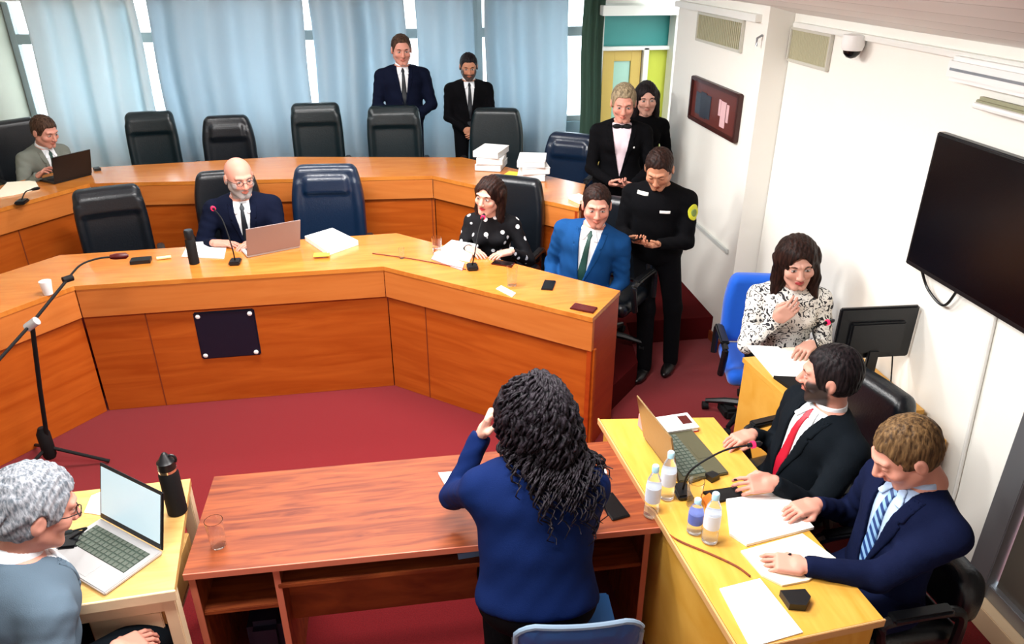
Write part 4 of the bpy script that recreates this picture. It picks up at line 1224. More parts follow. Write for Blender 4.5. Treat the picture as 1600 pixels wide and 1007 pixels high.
# 9 blue suit
P9 = person('man in a bright blue suit with dark green tie at the front bench end', (1.245, 4.86, 0.2), -26, 1.0, lean=3, side=9, head=(14, 8, 0), skin_t='pink', jm=CL['blue'], lapel=CL['blue'],
            shirt=CL['white'], tie=TIE['green'], hairf=hair_short(0.006, 0.012, 0.075, seed=9), hairm=HR['brown'], headkw=dict(brow=DK, stubble=0.25), bulk=1.16,
            armR=dict(tt=(-0.2, -0.2, 0.0), d=(0.3, -1, -0.1), n=(1, 0, 0), curl=0.4, pole=(-0.4, 1, -0.4)), armL=dict(tt=(0.2, -0.2, 0.0), d=(-0.3, -1, -0.1), n=(-1, 0, 0), curl=0.4, pole=(0.4, 1, -0.4)), trousers=CL['blue'], vdepth=0.04, vw=0.07)
# 10 clerk
P10 = person('long haired clerk in a black and white patterned blouse by the white wall', (2.34, 3.98, 0), -18, 1.09, seat=0.48, lean=6, head=(2, 8, -6), skin_t='fair', fem=True, jacket='blouse', jm=CL['floral'],
             hairf=hair_long(0.26, 0.018, 0.004, -0.03, 10, width=0.01), hairm=HR['brown'], headkw=dict(brow=DK, lips=srgb(176, 70, 72)), bulk=1.1,
             armR=dict(tt=(-0.09, -0.2, 0.36), d=(0.55, -0.35, 0.8), n=(0.2, 0.95, 0), curl=0.55, pole=(-0.6, 0.3, -1)), armL=dict(w=(2.36, 3.68, 0.8), d=(-0.5, -0.8, 0), n=(0, 0, -1), curl=0.2, pole=(0.5, 0.5, -1)), trousers=CL['black'])
# 11 red tie
P11 = person('bearded dark haired man with a red tie at the yellow desk', (1.79, 2.7, 0), -82, 1.03, lean=-10, side=4, head=(-40, 4, 0), skin_t='pink', jm=CL['darkgreen'], lapel=CL['darkgreen'],
             shirt=CL['white'], tie=TIE['red'], hairf=hair_short(0.01, 0.02, 0.07, seed=11, sideburn=-0.03), hairm=HR['black'], headkw=dict(brow=DK, beard=(0.03, 0.02, 0.018)), bulk=1.12,
             armR=dict(w=(1.6, 2.84, 0.81), d=(0.2, -1, 0), n=(0, 0, -1), curl=0.3, pole=(-0.3, 0.6, -1)), armL=dict(w=(1.5, 2.42, 0.86), d=(-0.25, -1, -0.1), n=(-0.6, 0.2, -0.8), curl=0.42, pole=(0.3, 0.5, -1)), trousers=CL['darkgreen'], vdepth=0.04, vw=0.06)
# 12 blue tie
P12 = person('man with sandy brown hair and a blue striped tie writing at the yellow desk', (1.84, 2.06, 0), -84, 1.06, lean=-7, side=-1, head=(-16, 32, 0), skin_t='pink', jm=CL['darknavy'], lapel=CL['darknavy'],
             shirt=CL['paleblue'], tie=TIE['bluetie'], hairf=hair_short(0.006, 0.012, 0.07, seed=12, part=0.006), hairm=HR['sandy'], headkw=dict(brow=(0.2, 0.12, 0.08), eye_closed=True), bulk=1.0, seat=0.49,
             armR=dict(w=(1.64, 2.3, 0.82), d=(0.1, -1, 0), n=(0, 0, -1), curl=0.35, pole=(-0.3, 0.6, -1)), armL=dict(w=(1.42, 1.98, 0.815), d=(-0.5, -0.9, -0.05), n=(-0.2, 0.1, -1), curl=0.4, pole=(0.4, 0.2, -1)), trousers=CL['darknavy'], vdepth=0.06, vw=0.06)
# 13 curly haired woman seen from behind
P13 = person('woman with long curly black hair and a navy blazer seen from behind', (0.415, 2.1, 0), 170, 1.13, seat=0.6, lean=20, side=2, head=(40, 6, -4), skin_t='fair', fem=True, tors='m', jacket='blazer', jm=CL['royal'], long_jacket=False, bulk=1.22, legs={True: ((0.56, 2.44, 0.5), (0.56, 2.34, 0.09)), False: ((0.3, 2.44, 0.5), (0.3, 2.34, 0.09))},
             armL=dict(w=(0.27, 2.6, 1.12), d=(-0.35, 0.1, 1), n=(-1, 0.2, 0.1), curl=0.6, pole=(0.7, -0.2, -1.3)), armR=dict(w=(0.62, 2.62, 0.8), d=(0.3, -1, 0), n=(0, 0, -1), curl=0.3, pole=(-0.3, 0.5, -1)), trousers=CL['black'], headkw=dict(brow=DK))
# 14 grey haired man
P14 = person('grey haired man with glasses and a blue grey suit at the lower left corner', (-1.45, 2.08, 0), 138, 1.1, lean=14, head=(-14, 22, 0), skin_t='pink', jm=CL['bluegrey'], lapel=CL['bluegrey'],
             shirt=CL['white'], hairf=hair_short(0.014, 0.024, 0.075, seed=14, rough=0.004, nape=-0.07), hairm=HR['grey'], headkw=dict(brow=(0.3, 0.26, 0.24)), bulk=1.18,
             armR=dict(w=(-1.12, 2.1, 0.66), d=(0, -1, -0.3), n=(0.2, 0.2, -1), curl=0.3, pole=(-0.3, 0.4, -1)), armL=dict(w=(-1.6, 2.5, 0.82), d=(0, -1, 0), n=(0, 0, -1), curl=0.3, pole=(0.3, 0.4, -1)), trousers=CL['darkgreen'], vdepth=0.1)
glasses(P14, M['blackplastic'])
glasses(P7, M['blackplastic'])



def surface_patch(I, name, c, rad, off, m, parent=None, shape='ell'):
    """a badge or label that follows the cloth: a slice of the garment's own skin"""
    c = np.array(c, float)
    def f(P):
        d = np.abs(I['jac'](P) - off * 0.5) - off * 0.7
        return smax(d, s_ell(P, c, rad) if shape == 'ell' else s_box(P, c, rad, 0.001), 0.002)
    V, F = surf(f, c - np.array(rad) - 0.02, c + np.array(rad) + 0.02, 0.0035)
    if len(F) == 0: return None
    return np_obj(name, V * I['s'], F, m, parent or I['root'])


# officer's shoulder patches, name tag and chest print
J6 = [o for o in P6['root'].children if o.name.startswith('uniform_jacket')][0]
a0, a1, a2 = P6['S'][False]
pt = a0 + (a1 - a0) * 0.22
surface_patch(P6, 'shoulder_patch', pt + A3(0.045, -0.035, 0.0), (0.04, 0.045, 0.06), 0.004, mat('yellow_patch', srgb(196, 196, 40), 0.6), J6)
surface_patch(P6, 'patch_emblem', pt + A3(0.05, -0.04, 0.0), (0.022, 0.024, 0.03), 0.008, mat('patch_center', srgb(110, 130, 60), 0.6), J6)
surface_patch(P6, 'name_tag', P6['frT']((0.085, -0.13, 0.33)), (0.035, 0.06, 0.01), 0.004, M['whiteplastic'], J6, 'box')
surface_patch(P6, 'shoulder_bar', P6['frT']((-0.09, -0.07, 0.43)), (0.045, 0.05, 0.012), 0.004, mat('silver_thread', srgb(190, 190, 184), 0.6), J6, 'box')
surface_patch(P4, 'lapel_badge', P4['frT']((0.1, -0.11, 0.3)), (0.012, 0.04, 0.014), 0.006, M['whiteplastic'])
# neck bow
def bowf(P):
    Q = P4['toT'](P); X = Q.copy(); X[:, 0] = np.abs(X[:, 0])
    d = s_ell(X, (0.04, -0.085, 0.452), (0.036, 0.014, 0.02))
    d = smin(d, s_ell(Q, (0, -0.09, 0.45), (0.012, 0.014, 0.014)), 0.006)
    a = np.abs(s_cone(Q, (0, 0.006, 0.44), (0, -0.014, 0.53), 0.062, 0.052)) - 0.005
    return smin(d, smax(a, np.abs(Q[:, 2] - 0.475 - 0.25 * Q[:, 1]) - 0.014, 0.003), 0.008)
p_ = P4['frT']((0, 0, 0.46))
V, F = surf(bowf, p_ - 0.16, p_ + 0.16, 0.005)
np_obj('neck_bow', V * P4['s'], F, M['matteblack'], P4['root'])

# ------------------------------------------------------------------ long curly hair: base mass and many curled locks
def curly_hair(I, n=420, seed=3):
    rnd = np.random.RandomState(seed)
    hc, Rh, T = I['hc'], I['Rh'], I['T']
    sh = I['frT']((0, 0.0, 0.42))

    def head_d(P): return s_ell((P - hc) @ Rh, (0, 0.02, 0.03), (0.084, 0.108, 0.096))

    def obst(P): return np.minimum(head_d(P), I['torso'](I['toT'](P), 0.02))

    def base(P):
        Q = (P - hc) @ Rh
        nse = 0.006 * np.sin(P[:, 0] * 90) * np.sin(P[:, 2] * 80 + P[:, 1] * 60)
        d = s_ell(Q, (0, 0.022, 0.035), (0.086, 0.11, 0.1))
        d = smin(d, s_ell(P, hc + A3(-0.02, 0.06, -0.1), (0.09, 0.085, 0.13)), 0.05)
        d = smin(d, s_ell(P, hc + A3(-0.06, 0.12, -0.24), (0.1, 0.075, 0.15)), 0.05)
        d = smin(d, s_ell(P, hc + A3(-0.085, 0.17, -0.34), (0.07, 0.05, 0.11)), 0.05)
        d = smax(d, -s_ell(Q, (0.005, -0.135, -0.065), (0.056, 0.085, 0.1)), 0.01)
        return d + nse
    V, F = surf(base, hc - A3(0.3, 0.2, 0.6), hc + A3(0.25, 0.36, 0.2), 0.009)
    V2 = []; F2 = []; nv = 0
    for i in range(n):
        th = rnd.uniform(0.05, 1.9); ph = rnd.uniform(-0.75, PI + 0.75)
        dl = A3(math.sin(th) * math.cos(ph), math.sin(th) * math.sin(ph), math.cos(th))
        if dl[1] < -0.5: dl[1] = -0.5
        p = hc + Rh @ (dl * A3(0.085, 0.108, 0.095) + A3(0, 0.02, 0.03))
        v = Rh @ dl * 1.0 + A3(rnd.uniform(-.2, .2), rnd.uniform(-.1, .2), 0)
        N = rnd.randint(22, 36); L = rnd.uniform(0.2, 0.5); st = L / N
        ph0 = rnd.uniform(0, 6.28); rad = rnd.uniform(0.009, 0.017); wl = rnd.uniform(0.055, 0.085); r0 = rnd.uniform(0.0055, 0.0095)
        pts = []
        for k in range(N):
            pts.append(p.copy())
            v = v * 0.72 + A3(-0.09 + 0.35 * (sh[0] - 0.03 - p[0]) * 1.0, 0.05, -0.34)
            q = p + v / np.linalg.norm(v) * st
            for _ in range(3):
                dd = obst(q[None])[0]
                if dd < 0.018:
                    g = np.array([obst((q + e)[None])[0] - dd for e in np.eye(3) * 0.004]); g /= np.linalg.norm(g) + 1e-9
                    q = q + g * (0.02 - dd)
            p = q
        ring = []
        for k, q in enumerate(pts):
            tt = (pts[min(k + 1, N - 1)] - pts[max(k - 1, 0)]); tt = tt / (np.linalg.norm(tt) + 1e-9)
            a = np.cross(tt, A3(0.2, 0.9, 0.3)); a /= np.linalg.norm(a) + 1e-9; b_ = np.cross(tt, a)
            w_ = min(1, k / 7); an = ph0 + 2 * PI * k * st / wl
            c_ = q + (a * math.cos(an) + b_ * math.sin(an)) * rad * w_
            rr = r0 * (1 - 0.75 * (k / (N - 1)) ** 2)
            for j in range(5):
                x = 2 * PI * j / 5
                ring.append(c_ + (a * math.cos(x) + b_ * math.sin(x)) * rr)
        V2.append(np.array(ring))
        f_ = []
        for k in range(N - 1):
            for j in range(5): f_.append((nv + k * 5 + j, nv + k * 5 + (j + 1) % 5, nv + (k + 1) * 5 + (j + 1) % 5, nv + (k + 1) * 5 + j))
        F2.append(np.array(f_)); nv += len(ring)
    VV = np.concatenate([V] + V2); FF = np.concatenate([F] + [np.concatenate(F2) + len(V)])
    np_obj('hair', VV * I['s'], FF, HR['curly'], I['root'])


curly_hair(P13)

# ================================================================== SMALL THINGS
def quad_stack(name, px, z, th, m, label, cat, parent=None, group=None):
    pts = [on(x, y, z) for x, y in px]
    c = sum(pts, Vector()) / len(pts)
    o = MB().prism([(p.x - c.x, p.y - c.y) for p in pts], 0.001, th).build(name, m, parent, (c.x, c.y, z))
    if label: tag(o, label, cat, group)
    return o


def text_lines(name, px, z, m, parent_obj):
    return


def sheet(x, y, z, deg, w_, d_, th, m, name, label, cat='paper', group=None):
    o = MB().box((0, 0, th / 2), (w_, d_, th), bev=0.0008).build(name, m, None, (x, y, z + 0.001))
    o.rotation_euler = (0, 0, math.radians(deg))
    return tag(o, label, cat, group)


def laptop(x, y, z, deg, ang, label, w_=0.34, d_=0.23, lid='blackplastic', base='blackplastic', screen='screen', keys='matteblack'):
    t = empty('laptop', (x, y, z), math.radians(deg), label, 'laptop')
    MB().box((0, -d_ / 2, 0.009), (w_, d_, 0.016), bev=0.004).build('base', M[base], t)
    kb = MB().box((0, -d_ * 0.37, 0.0178), (w_ * 0.86, d_ * 0.46, 0.002), bev=0.0005).build('keyboard', M[keys], t)
    k = MB()
    for r_ in range(5):
        for c_ in range(13):
            k.box((-w_ * 0.4 + w_ * 0.8 * c_ / 12, -d_ * 0.18 - d_ * 0.38 * r_ / 4, 0.0195), (w_ * 0.05, d_ * 0.07, 0.0018), bev=0)
    k.build('keys', mat('key_caps_' + keys, srgb(44, 48, 50) if keys == 'matteblack' else srgb(84, 92, 82), 0.6), kb)
    MB().box((0, -d_ * 0.8, 0.0175), (w_ * 0.3, d_ * 0.28, 0.001), bev=0).build('touchpad', M[base], t)
    a = math.radians(ang)
    mt = TR(0, 0, 0.018) @ Matrix.Rotation(-(a - PI / 2), 4, 'X')
    ld = MB().box((0, 0.003, d_ / 2), (w_, 0.007, d_), mt, bev=0.003).build('lid', M[lid], t)
    MB().box((0, -0.0012, d_ / 2), (w_ * 0.98, 0.002, d_ * 0.96), mt, bev=0).build('bezel', M['blackplastic'], ld)
    MB().box((0, -0.0028, d_ * 0.53), (w_ * 0.94, 0.0015, d_ * 0.84), mt, bev=0).build('screen', M[screen], ld)
    return t


M['litscreen'] = mat('lit_laptop_screen', srgb(180, 200, 206), 0.3, emit=srgb(176, 204, 216), es=0.55)
M['goldlid'] = mat('olive_gold_lid', srgb(130, 104, 66), 0.3, metal=0.5)
M['olive'] = mat('dark_olive_metal', srgb(84, 82, 62), 0.4, metal=0.2)
M['olivekeys'] = mat('olive_keys', srgb(52, 66, 56), 0.5)
M['mauvelid'] = mat('brushed_mauve_lid', srgb(146, 128, 126), 0.5, metal=0.1)


def mic(base, mid, tip, label, ring=True):
    t = empty('microphone', base, 0, label, 'microphone')
    b0 = Vector(base); L = lambda p: Vector(p) - b0
    MB().box((0, 0, 0.014), (0.075, 0.1, 0.026), bev=0.008).build('base', M['blackplastic'], t)
    pts = spline([(0, 0, 0.025)] + [tuple(L(m_)) for m_ in mid] + [tuple(L(tip))], 8)
    MB().tube(pts, 0.0045, 8).build('gooseneck', M['matteblack'], t)
    d = (pts[-1] - pts[-3]).normalized()
    MB().tube([pts[-1] - d * 0.01, pts[-1] + d * 0.01, pts[-1] + d * 0.045, pts[-1] + d * 0.055], [0.009, 0.012, 0.012, 0.006], 12).build('capsule', M['blackplastic'], t)
    if ring: MB().tube([pts[-1] + d * 0.006, pts[-1] + d * 0.02], 0.0165, 14).build('light_ring', M['redring'], t)
    return t


def phone(px, py, z, deg, label, m='screen', w_=0.075, l_=0.15, case=None):
    p = on(px, py, z)
    t = empty('mobile_phone', (p.x, p.y, z), math.radians(deg), label, 'phone')
    MB().box((0, 0, 0.005), (w_, l_, 0.009), bev=0.003).build('case', case or M['blackplastic'], t)
    MB().box((0, 0, 0.0102), (w_ * 0.92, l_ * 0.94, 0.0012), bev=0).build('screen', M[m], t)
    return t


def tumbler(px, py, z, h, r_, label, m='glass', water=False):
    p = on(px, py, z)
    t = empty('drinking_glass', (p.x, p.y, z), 0, label, 'glass')
    MB().lathe([(r_ * 0.78, 0.001), (r_ * 0.82, 0.004), (r_, h), (r_ - 0.002, h), (r_ * 0.82 - 0.002, 0.008), (0.001, 0.008)], 28).build('glass_body', M[m], t)
    if water: MB().lathe([(r_ * 0.78, 0.009), (r_ * 0.86, h * 0.35), (0.001, h * 0.35)], 24).build('water', M['glass'], t)
    return t


def bottle(px, py, z, label, h=0.23, r_=0.032, lab='label', deg=0):
    p = on(px, py, z)
    t = empty('water_bottle', (p.x, p.y, z), 0, label, 'bottle')
    k = h / 0.23
    MB().lathe([(r_ * 0.7, 0.001), (r_, 0.008), (r_, 0.05 * k), (r_ * 0.94, 0.06 * k), (r_, 0.07 * k), (r_, 0.145 * k), (r_ * 0.85, 0.17 * k), (r_ * 0.42, 0.2 * k), (r_ * 0.4, 0.212 * k)], 24).build('body', M['plastic_clear'], t)
    MB().lathe([(r_ + 0.0008, 0.075 * k), (r_ + 0.0008, 0.14 * k)], 24).build('label', M[lab], t)
    MB().lathe([(r_ * 0.47, 0.205 * k), (r_ * 0.47, 0.228 * k), (r_ * 0.4, 0.232 * k)], 16).build('cap', M['bluecap'], t)
    return t


# back bench: two stacks of bound files
def file_stack(px, py, n, label0, dx):
    p = on(px, py, ZB); z = ZB
    for i in range(n):
        rz = -20 + dx + 7 * math.sin(i * 2.3 + dx)
        t = empty('file_bundle', (p.x + 0.01 * math.sin(i * 3 + dx), p.y + 0.008 * math.cos(i * 2), z + 0.001), math.radians(rz), label0 % ['bottom', 'middle', 'top'][i], 'paper bundle', 'white file bundles on the back bench')
        th = 0.055
        MB().box((0, 0, th / 2), (0.23, 0.3, th - 0.004), bev=0.003).build('pages', M['paper_edge'], t)
        MB().box((0.002, 0, th), (0.232, 0.305, 0.004), bev=0.001).build('cover_sheet', M['paper'], t)
        z += th + 0.004
file_stack(768, 262, 3, '%s bundle of the left stack of white files on the back bench', 0)
file_stack(832, 277, 3, '%s bundle of the right stack of white files on the back bench', 12)
sheet(*on(802, 277, ZB)[:2], ZB, -30, 0.16, 0.2, 0.02, M['yellow'], 'folder', 'yellow folder between the two white file stacks', 'folder')
sheet(*on(905, 314, ZB)[:2], ZB, 20, 0.1, 0.16, 0.03, M['cream'], 'paper_pad', 'cream paper pad on the right end of the back bench', 'paper')
quad_stack('paper_sheets', [(0, 300), (12, 287), (55, 284), (62, 296), (20, 306), (0, 309)], ZB, 0.012, M['cream'], 'loose white papers on the left end of the back bench', 'paper')
mic(on(35, 318, ZB), [on(40, 300, 1.25)], on(52, 296, 1.27), 'small dark microphone among the papers at the left of the back bench', False)
laptop(-2.72, 6.75, ZB, 233, 105, 'black laptop in front of the man in the grey suit', 0.34, 0.22)
sheet(*on(152, 266, ZB)[:2], ZB, 30, 0.05, 0.08, 0.02, M['blackplastic'], 'computer_mouse', 'small dark mouse to the right of the black laptop on the back bench', 'mouse')

# front bench
laptop(-0.92, 5.27, ZF, 204, 112, 'laptop with a mauve silver lid in front of the bald man', 0.38, 0.24, 'mauvelid', 'silver')
t = empty('thermos_bottle', (*on(304, 412, ZF)[:2], ZF), 0, 'slim black bottle on the front bench before the bald man', 'bottle')
MB().lathe([(0.03, 0.001), (0.034, 0.004), (0.034, 0.17), (0.03, 0.18)], 24).build('body', M['matteblack'], t)
MB().lathe([(0.031, 0.181), (0.031, 0.235), (0.026, 0.245)], 24).build('cap', M['blackplastic'], t)
quad_stack('paper_sheets', [(284, 402), (296, 380), (356, 377), (350, 405)], ZF, 0.006, M['paper'], 'white papers under the hands of the bald man', 'paper')
mic(on(368, 412, ZF), [on(362, 385, 1.12), on(348, 345, 1.27)], on(334, 327, 1.3), 'red ringed microphone in front of the bald man')
o = quad_stack('document_stack', [(477, 376), (520, 363), (560, 383), (512, 400)], ZF, 0.035, M['paper'], 'thick white document lying on the front bench before the empty navy chair', 'document')
pp_ = on(503, 402, ZF) - o.location
MB().box((pp_.x, pp_.y, 0.018), (0.11, 0.07, 0.006)).build('yellow_tab', M['yellow'], o)
tumbler(628, 404, ZF, 0.075, 0.02, 'tiny clear glass standing alone in the middle of the front bench')
tumbler(683, 396, ZF, 0.12, 0.036, 'clear water glass left of the papers of the woman in the dotted blouse', water=True)
tumbler(800, 446, ZF, 0.13, 0.036, 'clear water glass between the woman in dots and the man in blue')
quad_stack('paper_sheets', [(678, 400), (706, 379), (748, 386), (734, 410)], ZF, 0.02, M['paper'], 'white papers before the woman in the dotted blouse', 'paper')
quad_stack('open_folder', [(674, 406), (680, 396), (726, 412), (722, 424), (700, 416)], ZF, 0.008, M['pink'], 'pinkish folder below the papers of the woman in dots', 'folder')
quad_stack('note_card', [(775, 452), (783, 447), (806, 459), (800, 465)], ZF, 0.004, M['cream'], 'cream note card lying by the water glass on the front bench', 'card')
mic(on(738, 420, ZF), [on(742, 395, 1.1), on(748, 362, 1.22)], on(754, 342, 1.27), 'red ringed microphone in front of the woman in the dotted blouse')
phone(786, 413, ZF, 60, 'dark phone on the front bench next to the woman in dots', case=M['darkred'])
phone(857, 447, ZF, -20, 'black phone with a white reflection before the man in blue')
phone(912, 483, ZF, 55, 'dark red wallet phone near the corner of the front bench', 'darkred', 0.085, 0.15, M['darkred'])
sheet(*on(221, 410, ZF)[:2], ZF, 6, 0.13, 0.08, 0.025, M['blackplastic'], 'black_box', 'small black box on the front bench left of the black bottle', 'box')
o = MB().tube([(-0.045, 0, 0.012), (0.045, 0.02, 0.012)], 0.011, 12).build('marker_pen', mat('ivory_pen', srgb(232, 226, 160), 0.4), None, (*on(256, 406, ZF)[:2], ZF)); tag(o, 'short ivory marker pen on the front bench', 'pen')
t = empty('paper_cup', (*on(76, 460, ZF)[:2], ZF), 0, 'white cup on the left wing of the front bench', 'cup')
MB().lathe([(0.026, 0.001), (0.036, 0.09), (0.034, 0.09), (0.024, 0.006), (0.001, 0.006)], 24).build('cup', M['whiteplastic'], t)
tag(MB().tube(spline([on(582, 396, ZF + 0.006), on(640, 404, ZF + 0.006), on(690, 413, ZF + 0.006), on(728, 421, ZF + 0.006)]), 0.004, 6).build('cable', M['seam']), 'thin dark cable running along the middle of the front bench to a microphone', 'cable')

# boom microphone stand at the left
bx = Vector((-2.26, 4.24, 0)); t = empty('microphone_stand', bx, 0, 'black boom microphone stand at the left in front of the bench', 'microphone stand')
cl = on(50, 507, 1.03) - bx
MB().tube([(0, 0, 0.12), (cl.x * 0.5, cl.y * 0.5, 0.6), tuple(cl)], 0.013, 10).build('pole', M['matteblack'], t)
MB().lathe([(0.03, 0.08), (0.038, 0.1), (0.038, 0.26), (0.02, 0.3)], 16).build('collar', M['matteblack'], t)
for a in (0.0, 2.25, 4.1):
    MB().tube([(0, 0, 0.16), (0.33 * math.cos(a), 0.33 * math.sin(a), 0.015)], 0.011, 8).build('leg', M['matteblack'], t)
bm_ = [on(-10, 572, 0.93), on(50, 505, 1.03), on(106, 436, 1.15)]
MB().tube([b_ - bx for b_ in bm_], 0.009, 8).build('boom', M['matteblack'], t)
MB().tube([cl - Vector((0.03, 0, 0.02)), cl + Vector((0.03, 0, 0.02))], 0.026, 12).build('clutch', M['silver'], t)
tip = [on(106, 436, 1.15), on(125, 415, 1.19), on(150, 405, 1.2), on(172, 402, 1.19)]
MB().tube(spline([p - bx for p in tip]), 0.006, 8).build('gooseneck', M['matteblack'], t)
MB().tube([tip[0] - bx - Vector((0.02, 0.02, 0)), tip[0] - bx + Vector((0.02, 0.02, 0))], 0.02, 10).build('clamp', M['matteblack'], t)
MB().tube([tip[3] - bx, tip[3] - bx + Vector((0.03, 0.005, 0)), tip[3] - bx + Vector((0.09, 0.01, 0)), tip[3] - bx + Vector((0.105, 0.01, 0))], [0.014, 0.02, 0.02, 0.008], 12).build('microphone_head', M['darkred'], t)

# lower left table
laptop(-1.17, 2.57, 0.78, -38.5, 104, 'open silver laptop with a bright screen on the pale table', 0.39, 0.25, 'blackplastic', 'silver', 'litscreen', 'olivekeys')
t = empty('thermos_flask', (*on(278, 800, 0.78)[:2], 0.78), 0, 'tall black steel flask with a loop lid on the pale table', 'flask')
MB().lathe([(0.036, 0.001), (0.04, 0.005), (0.04, 0.2), (0.034, 0.215)], 28).build('body', M['matteblack'], t)
MB().lathe([(0.0365, 0.216), (0.0365, 0.228)], 28).build('neck_ring', M['chrome'], t)
cp = MB().lathe([(0.036, 0.229), (0.036, 0.262), (0.026, 0.272), (0.01, 0.3), (0.004, 0.305)], 24).build('cap', M['blackplastic'], t)
MB().tube([(0.024 + 0.018 * math.cos(a), 0, 0.268 + 0.022 * math.sin(a)) for a in [i * PI / 7 - 0.6 for i in range(11)]], 0.005, 8).build('loop', M['blackplastic'], cp)
quad_stack('paper_sheets', [(132, 802), (143, 776), (158, 770), (158, 806)], 0.78, 0.004, M['paper'], 'small white paper behind the laptop on the pale table', 'paper')
mic(on(112, 850, 0.78), [on(135, 826, 0.86)], on(108, 832, 0.92), 'small black microphone beside the grey haired man', False)

# brown table
tumbler(342, 853, 0.75, 0.13, 0.036, 'empty clear glass at the left end of the brown desk', water=False)
quad_stack('paper_sheets', [(685, 742), (760, 738), (760, 790), (712, 790)], 0.75, 0.012, M['paper'], 'white papers on the brown desk left of the curly haired woman', 'paper')
phone(957, 793, 0.75, 12, 'black phone lying on the brown desk beside the curly haired woman', w_=0.085, l_=0.165)
sheet(0.28, 2.52, 0.632, 4, 0.3, 0.22, 0.03, M['navyfolder'], 'folder', 'pale blue folder on the shelf under the brown desk near the woman', 'folder')
sheet(-0.42, 2.62, 0.632, 20, 0.14, 0.1, 0.03, mat('blue_white_pack', srgb(90, 104, 160), 0.5), 'small_packet', 'small blue and white packet on the shelf under the brown desk', 'packet')
sheet(0.82, 2.7, 0.752, 0, 0.05, 0.03, 0.03, M['whiteplastic'], 'power_plug', 'small white plug on the brown desk right of the woman', 'plug')

# yellow desk
ZY = 0.78
bottle(1017, 806, 0.75, 'clear water bottle standing on the corner of the brown desk', 0.26)
bottle(1041, 778, ZY, 'clear water bottle on the yellow desk nearest the laptop', 0.24)
bottle(1108, 846, ZY, 'clear water bottle with pale blue cap in front of the white papers', 0.24, lab='label')
bottle(1084, 832, ZY, 'short bottle with a blue label beside the cup on the yellow desk', 0.17, 0.03, 'label_blue')
tumbler(1083, 790, ZY, 0.13, 0.036, 'clear plastic cup among the bottles on the yellow desk')
p = on(1050, 722, ZY)
laptop(1.115, 2.74, ZY, 97, 103, 'open laptop with an olive gold lid in front of the bearded man', 0.36, 0.25, 'goldlid', 'olive', 'screen', 'olivekeys')
mic(on(1066, 772, ZY), [on(1080, 735, 0.95), on(1130, 705, 1.04)], on(1172, 696, 1.05), 'long gooseneck microphone reaching over the yellow desk to the bearded man')
t = empty('book', (*on(1053, 668, ZY)[:2], ZY), math.radians(6), 'white book with a dark picture at the far end of the yellow desk', 'book')
MB().box((0, 0, 0.014), (0.2, 0.13, 0.022)).build('pages', M['paper'], t)
MB().box((0, 0, 0.0265), (0.205, 0.135, 0.003)).build('cover', M['whiteplastic'], t); MB().box((0.06, 0.01, 0.0288), (0.05, 0.07, 0.002), bev=0).build('cover_picture', M['darkred'], t)
MB().box((0, 0, 0.0015), (0.205, 0.135, 0.003)).build('back_cover', M['red'], t)
o = MB().box((0, 0, 0.04), (0.05, 0.13, 0.075), bev=0.004).build('small_box', M['pink'], None, (*on(1012, 676, ZY)[:2], ZY + 0.001)); o.rotation_euler = (0, 0, 0.15); tag(o, 'small pink and white box at the far corner of the yellow desk', 'box')
quad_stack('notebook', [(1098, 772), (1150, 764), (1163, 777), (1120, 788)], ZY, 0.014, M['matteblack'], 'black notebook between the bottles and the big white papers', 'notebook')
quad_stack('orange_card', [(1096, 784), (1108, 776), (1120, 790), (1104, 797)], ZY, 0.02, M['amber'], 'orange card beside the plastic cup on the yellow desk', 'card')
quad_stack('computer_mouse', [(1101, 748), (1112, 744), (1124, 750), (1112, 756)], ZY, 0.03, M['blackplastic'], 'dark mouse next to the olive laptop', 'mouse')
quad_stack('document_stack', [(1134, 784), (1223, 772), (1271, 828), (1166, 855), (1140, 838)], ZY, 0.014, M['paper'], 'large pile of white papers in the middle of the yellow desk', 'papers')
quad_stack('open_notebook', [(1157, 864), (1253, 837), (1306, 876), (1263, 910), (1222, 918), (1190, 902)], ZY, 0.01, M['cream'], 'open cream notebook under the hand of the man writing', 'notebook')
quad_stack('paper_sheets', [(1124, 922), (1187, 906), (1254, 990), (1172, 1014)], ZY, 0.006, M['paper'], 'white sheets at the near edge of the yellow desk', 'paper')
quad_stack('eyeglass_case', [(1217, 932), (1256, 930), (1265, 942), (1258, 956), (1232, 954)], ZY, 0.03, M['blackplastic'], 'black case near the front end of the yellow desk', 'case')
tag(MB().tube(spline([on(1040, 832, ZY - 0.01), on(1062, 846, ZY + 0.006), on(1110, 866, ZY + 0.006), on(1150, 885, ZY + 0.006), on(1172, 901, ZY + 0.006)]), 0.004, 6).build('cable', M['brown_wood']), 'thin brown cable lying across the near part of the yellow desk', 'cable')
# pens in the hands
def held(I, right, name, m, label, cat, dims, off=(0.08, 0, 0.02), tilt=0):
    W_, R_, cu = I['H'][right]
    Mx = Matrix([[*R_[0], 0], [*R_[1], 0], [*R_[2], 0], [0, 0, 0, 1]])
    c = I['world'](W_ + R_ @ A3(*off))
    o = MB().box((0, 0, 0), dims, bev=0.002).build(name, m, None, c)
    o.rotation_euler = (Matrix.Rotation(math.radians(I['face']), 4, 'Z') @ Mx @ Matrix.Rotation(tilt, 4, 'Y')).to_euler()
    return tag(o, label, cat)
held(P6, True, 'mobile_phone', M['screen'], 'dark phone held by the officer in black', 'phone', (0.14, 0.07, 0.009), (0.1, 0.03, 0.026))
held(P4, True, 'mobile_phone', M['screen'], 'black phone held by the standing fair haired woman', 'phone', (0.12, 0.06, 0.009), (0.09, 0.02, 0.026))
held(P12, False, 'pen', M['blackplastic'], 'black pen in the hand of the man writing', 'pen', (0.008, 0.008, 0.14), (0.085, 0.03, 0.03), 0.7)
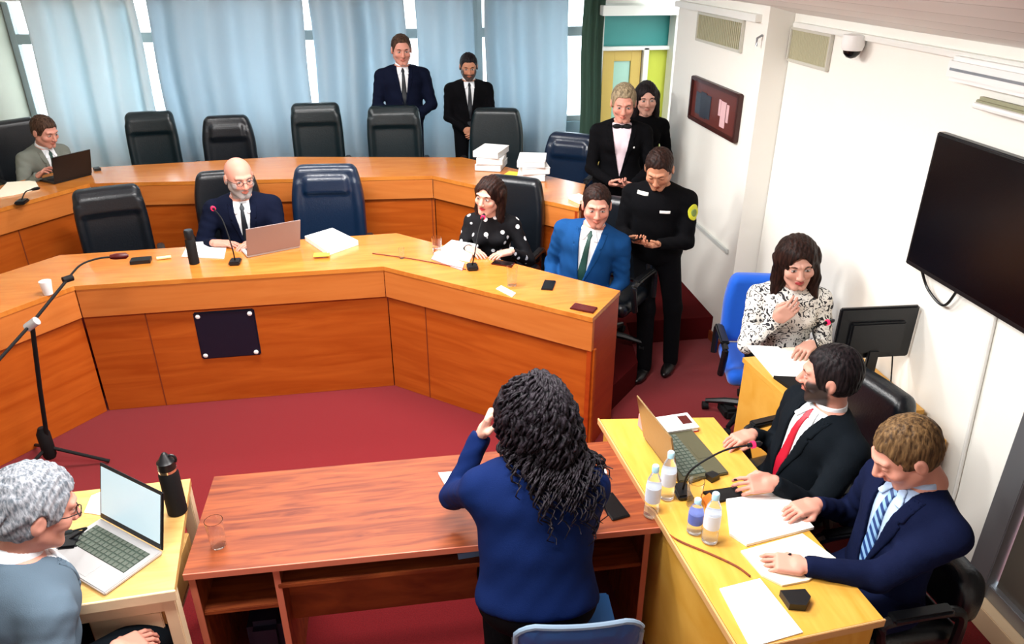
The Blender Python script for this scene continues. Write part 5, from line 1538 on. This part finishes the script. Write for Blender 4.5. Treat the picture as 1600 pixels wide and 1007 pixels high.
held(P11, False, 'pen', M['matteblack'], 'dark pen held by the bearded man with the red tie', 'pen', (0.14, 0.008, 0.008), (0.085, 0.03, 0.03), 0.2)

# clerk's desk: monitor, papers, keyboard, microphone
t = empty('computer_monitor', (2.43, 3.24, 0.76), math.radians(-183), "black monitor seen from behind on the clerk's desk", 'monitor')
MB().box((0, 0, 0.34), (0.43, 0.03, 0.3), bev=0.01).box((0, 0.02, 0.32), (0.3, 0.03, 0.18), bev=0.012).build('housing', M['blackplastic'], t)
MB().box((0, -0.0165, 0.342), (0.4, 0.003, 0.26), bev=0).build('screen', M['screen'], t)
MB().box((0.11, 0.018, 0.215), (0.06, 0.004, 0.02), bev=0).build('sticker', M['whiteplastic'], t)
MB().box((0, 0.03, 0.13), (0.06, 0.025, 0.24), bev=0.006).build('stand', M['blackplastic'], t)
MB().box((0, 0.02, 0.008), (0.24, 0.17, 0.014), bev=0.006).build('base', M['blackplastic'], t)
tag(MB().tube(spline([(2.54, 3.2, 0.97), (2.56, 3.2, 0.86), (2.54, 3.15, 0.768), (2.48, 3.08, 0.766)]), 0.004, 6).build('monitor_cable', M['matteblack']), "thin dark cable hanging from the clerk's monitor", 'cable')
quad_stack('paper_sheets', [(1166, 541), (1215, 543), (1262, 574), (1250, 590), (1208, 590)], 0.76, 0.006, M['paper'], "white papers on the left of the clerk's desk", 'paper')
quad_stack('open_folder', [(1222, 546), (1278, 544), (1276, 572), (1264, 580)], 0.76, 0.01, M['cream'], "cream open folder on the clerk's desk beside the white papers", 'folder')
quad_stack('keyboard', [(1208, 592), (1250, 594), (1262, 608), (1236, 612)], 0.76, 0.02, M['matteblack'], "dark keyboard at the near edge of the clerk's desk", 'keyboard')
mic((2.28, 3.42, 0.76), [(2.26, 3.44, 0.9), (2.24, 3.5, 1.0)], on(1290, 505, 1.03), "red ringed microphone on the clerk's desk")
t = empty('plastic_cup', (2.54, 2.84, 0.701), 0, 'small pale plastic cup on the side cabinet against the wall', 'cup')
MB().lathe([(0.024, 0.001), (0.034, 0.08), (0.032, 0.08), (0.022, 0.005), (0.001, 0.005)], 20).build('cup', mat('milky_plastic', srgb(206, 206, 208), 0.4), t)
o = MB().box((0, 0, 0.03), (0.08, 0.05, 0.05), bev=0.004).build('small_box', M['yellow'], None, (2.52, 2.915, 0.698)); tag(o, 'small yellow box beside the pale cup on the side cabinet', 'box')
# on the floor
o = MB().box((0, 0, 0.04), (0.1, 0.16, 0.08), bev=0.02).build('floor_box', M['matteblack'], None, (*on(1136, 648, 0)[:2], 0)); tag(o, "small black box on the red carpet beside the clerk's desk", 'box')
o = MB().box((0, 0, 0.13), (0.16, 0.2, 0.26), bev=0.03).build('handbag', mat('navy_bag', srgb(24, 24, 48), 0.6), None, (-0.72, 2.62, 0)); tag(o, 'dark navy bag on the floor under the left end of the brown desk', 'bag')
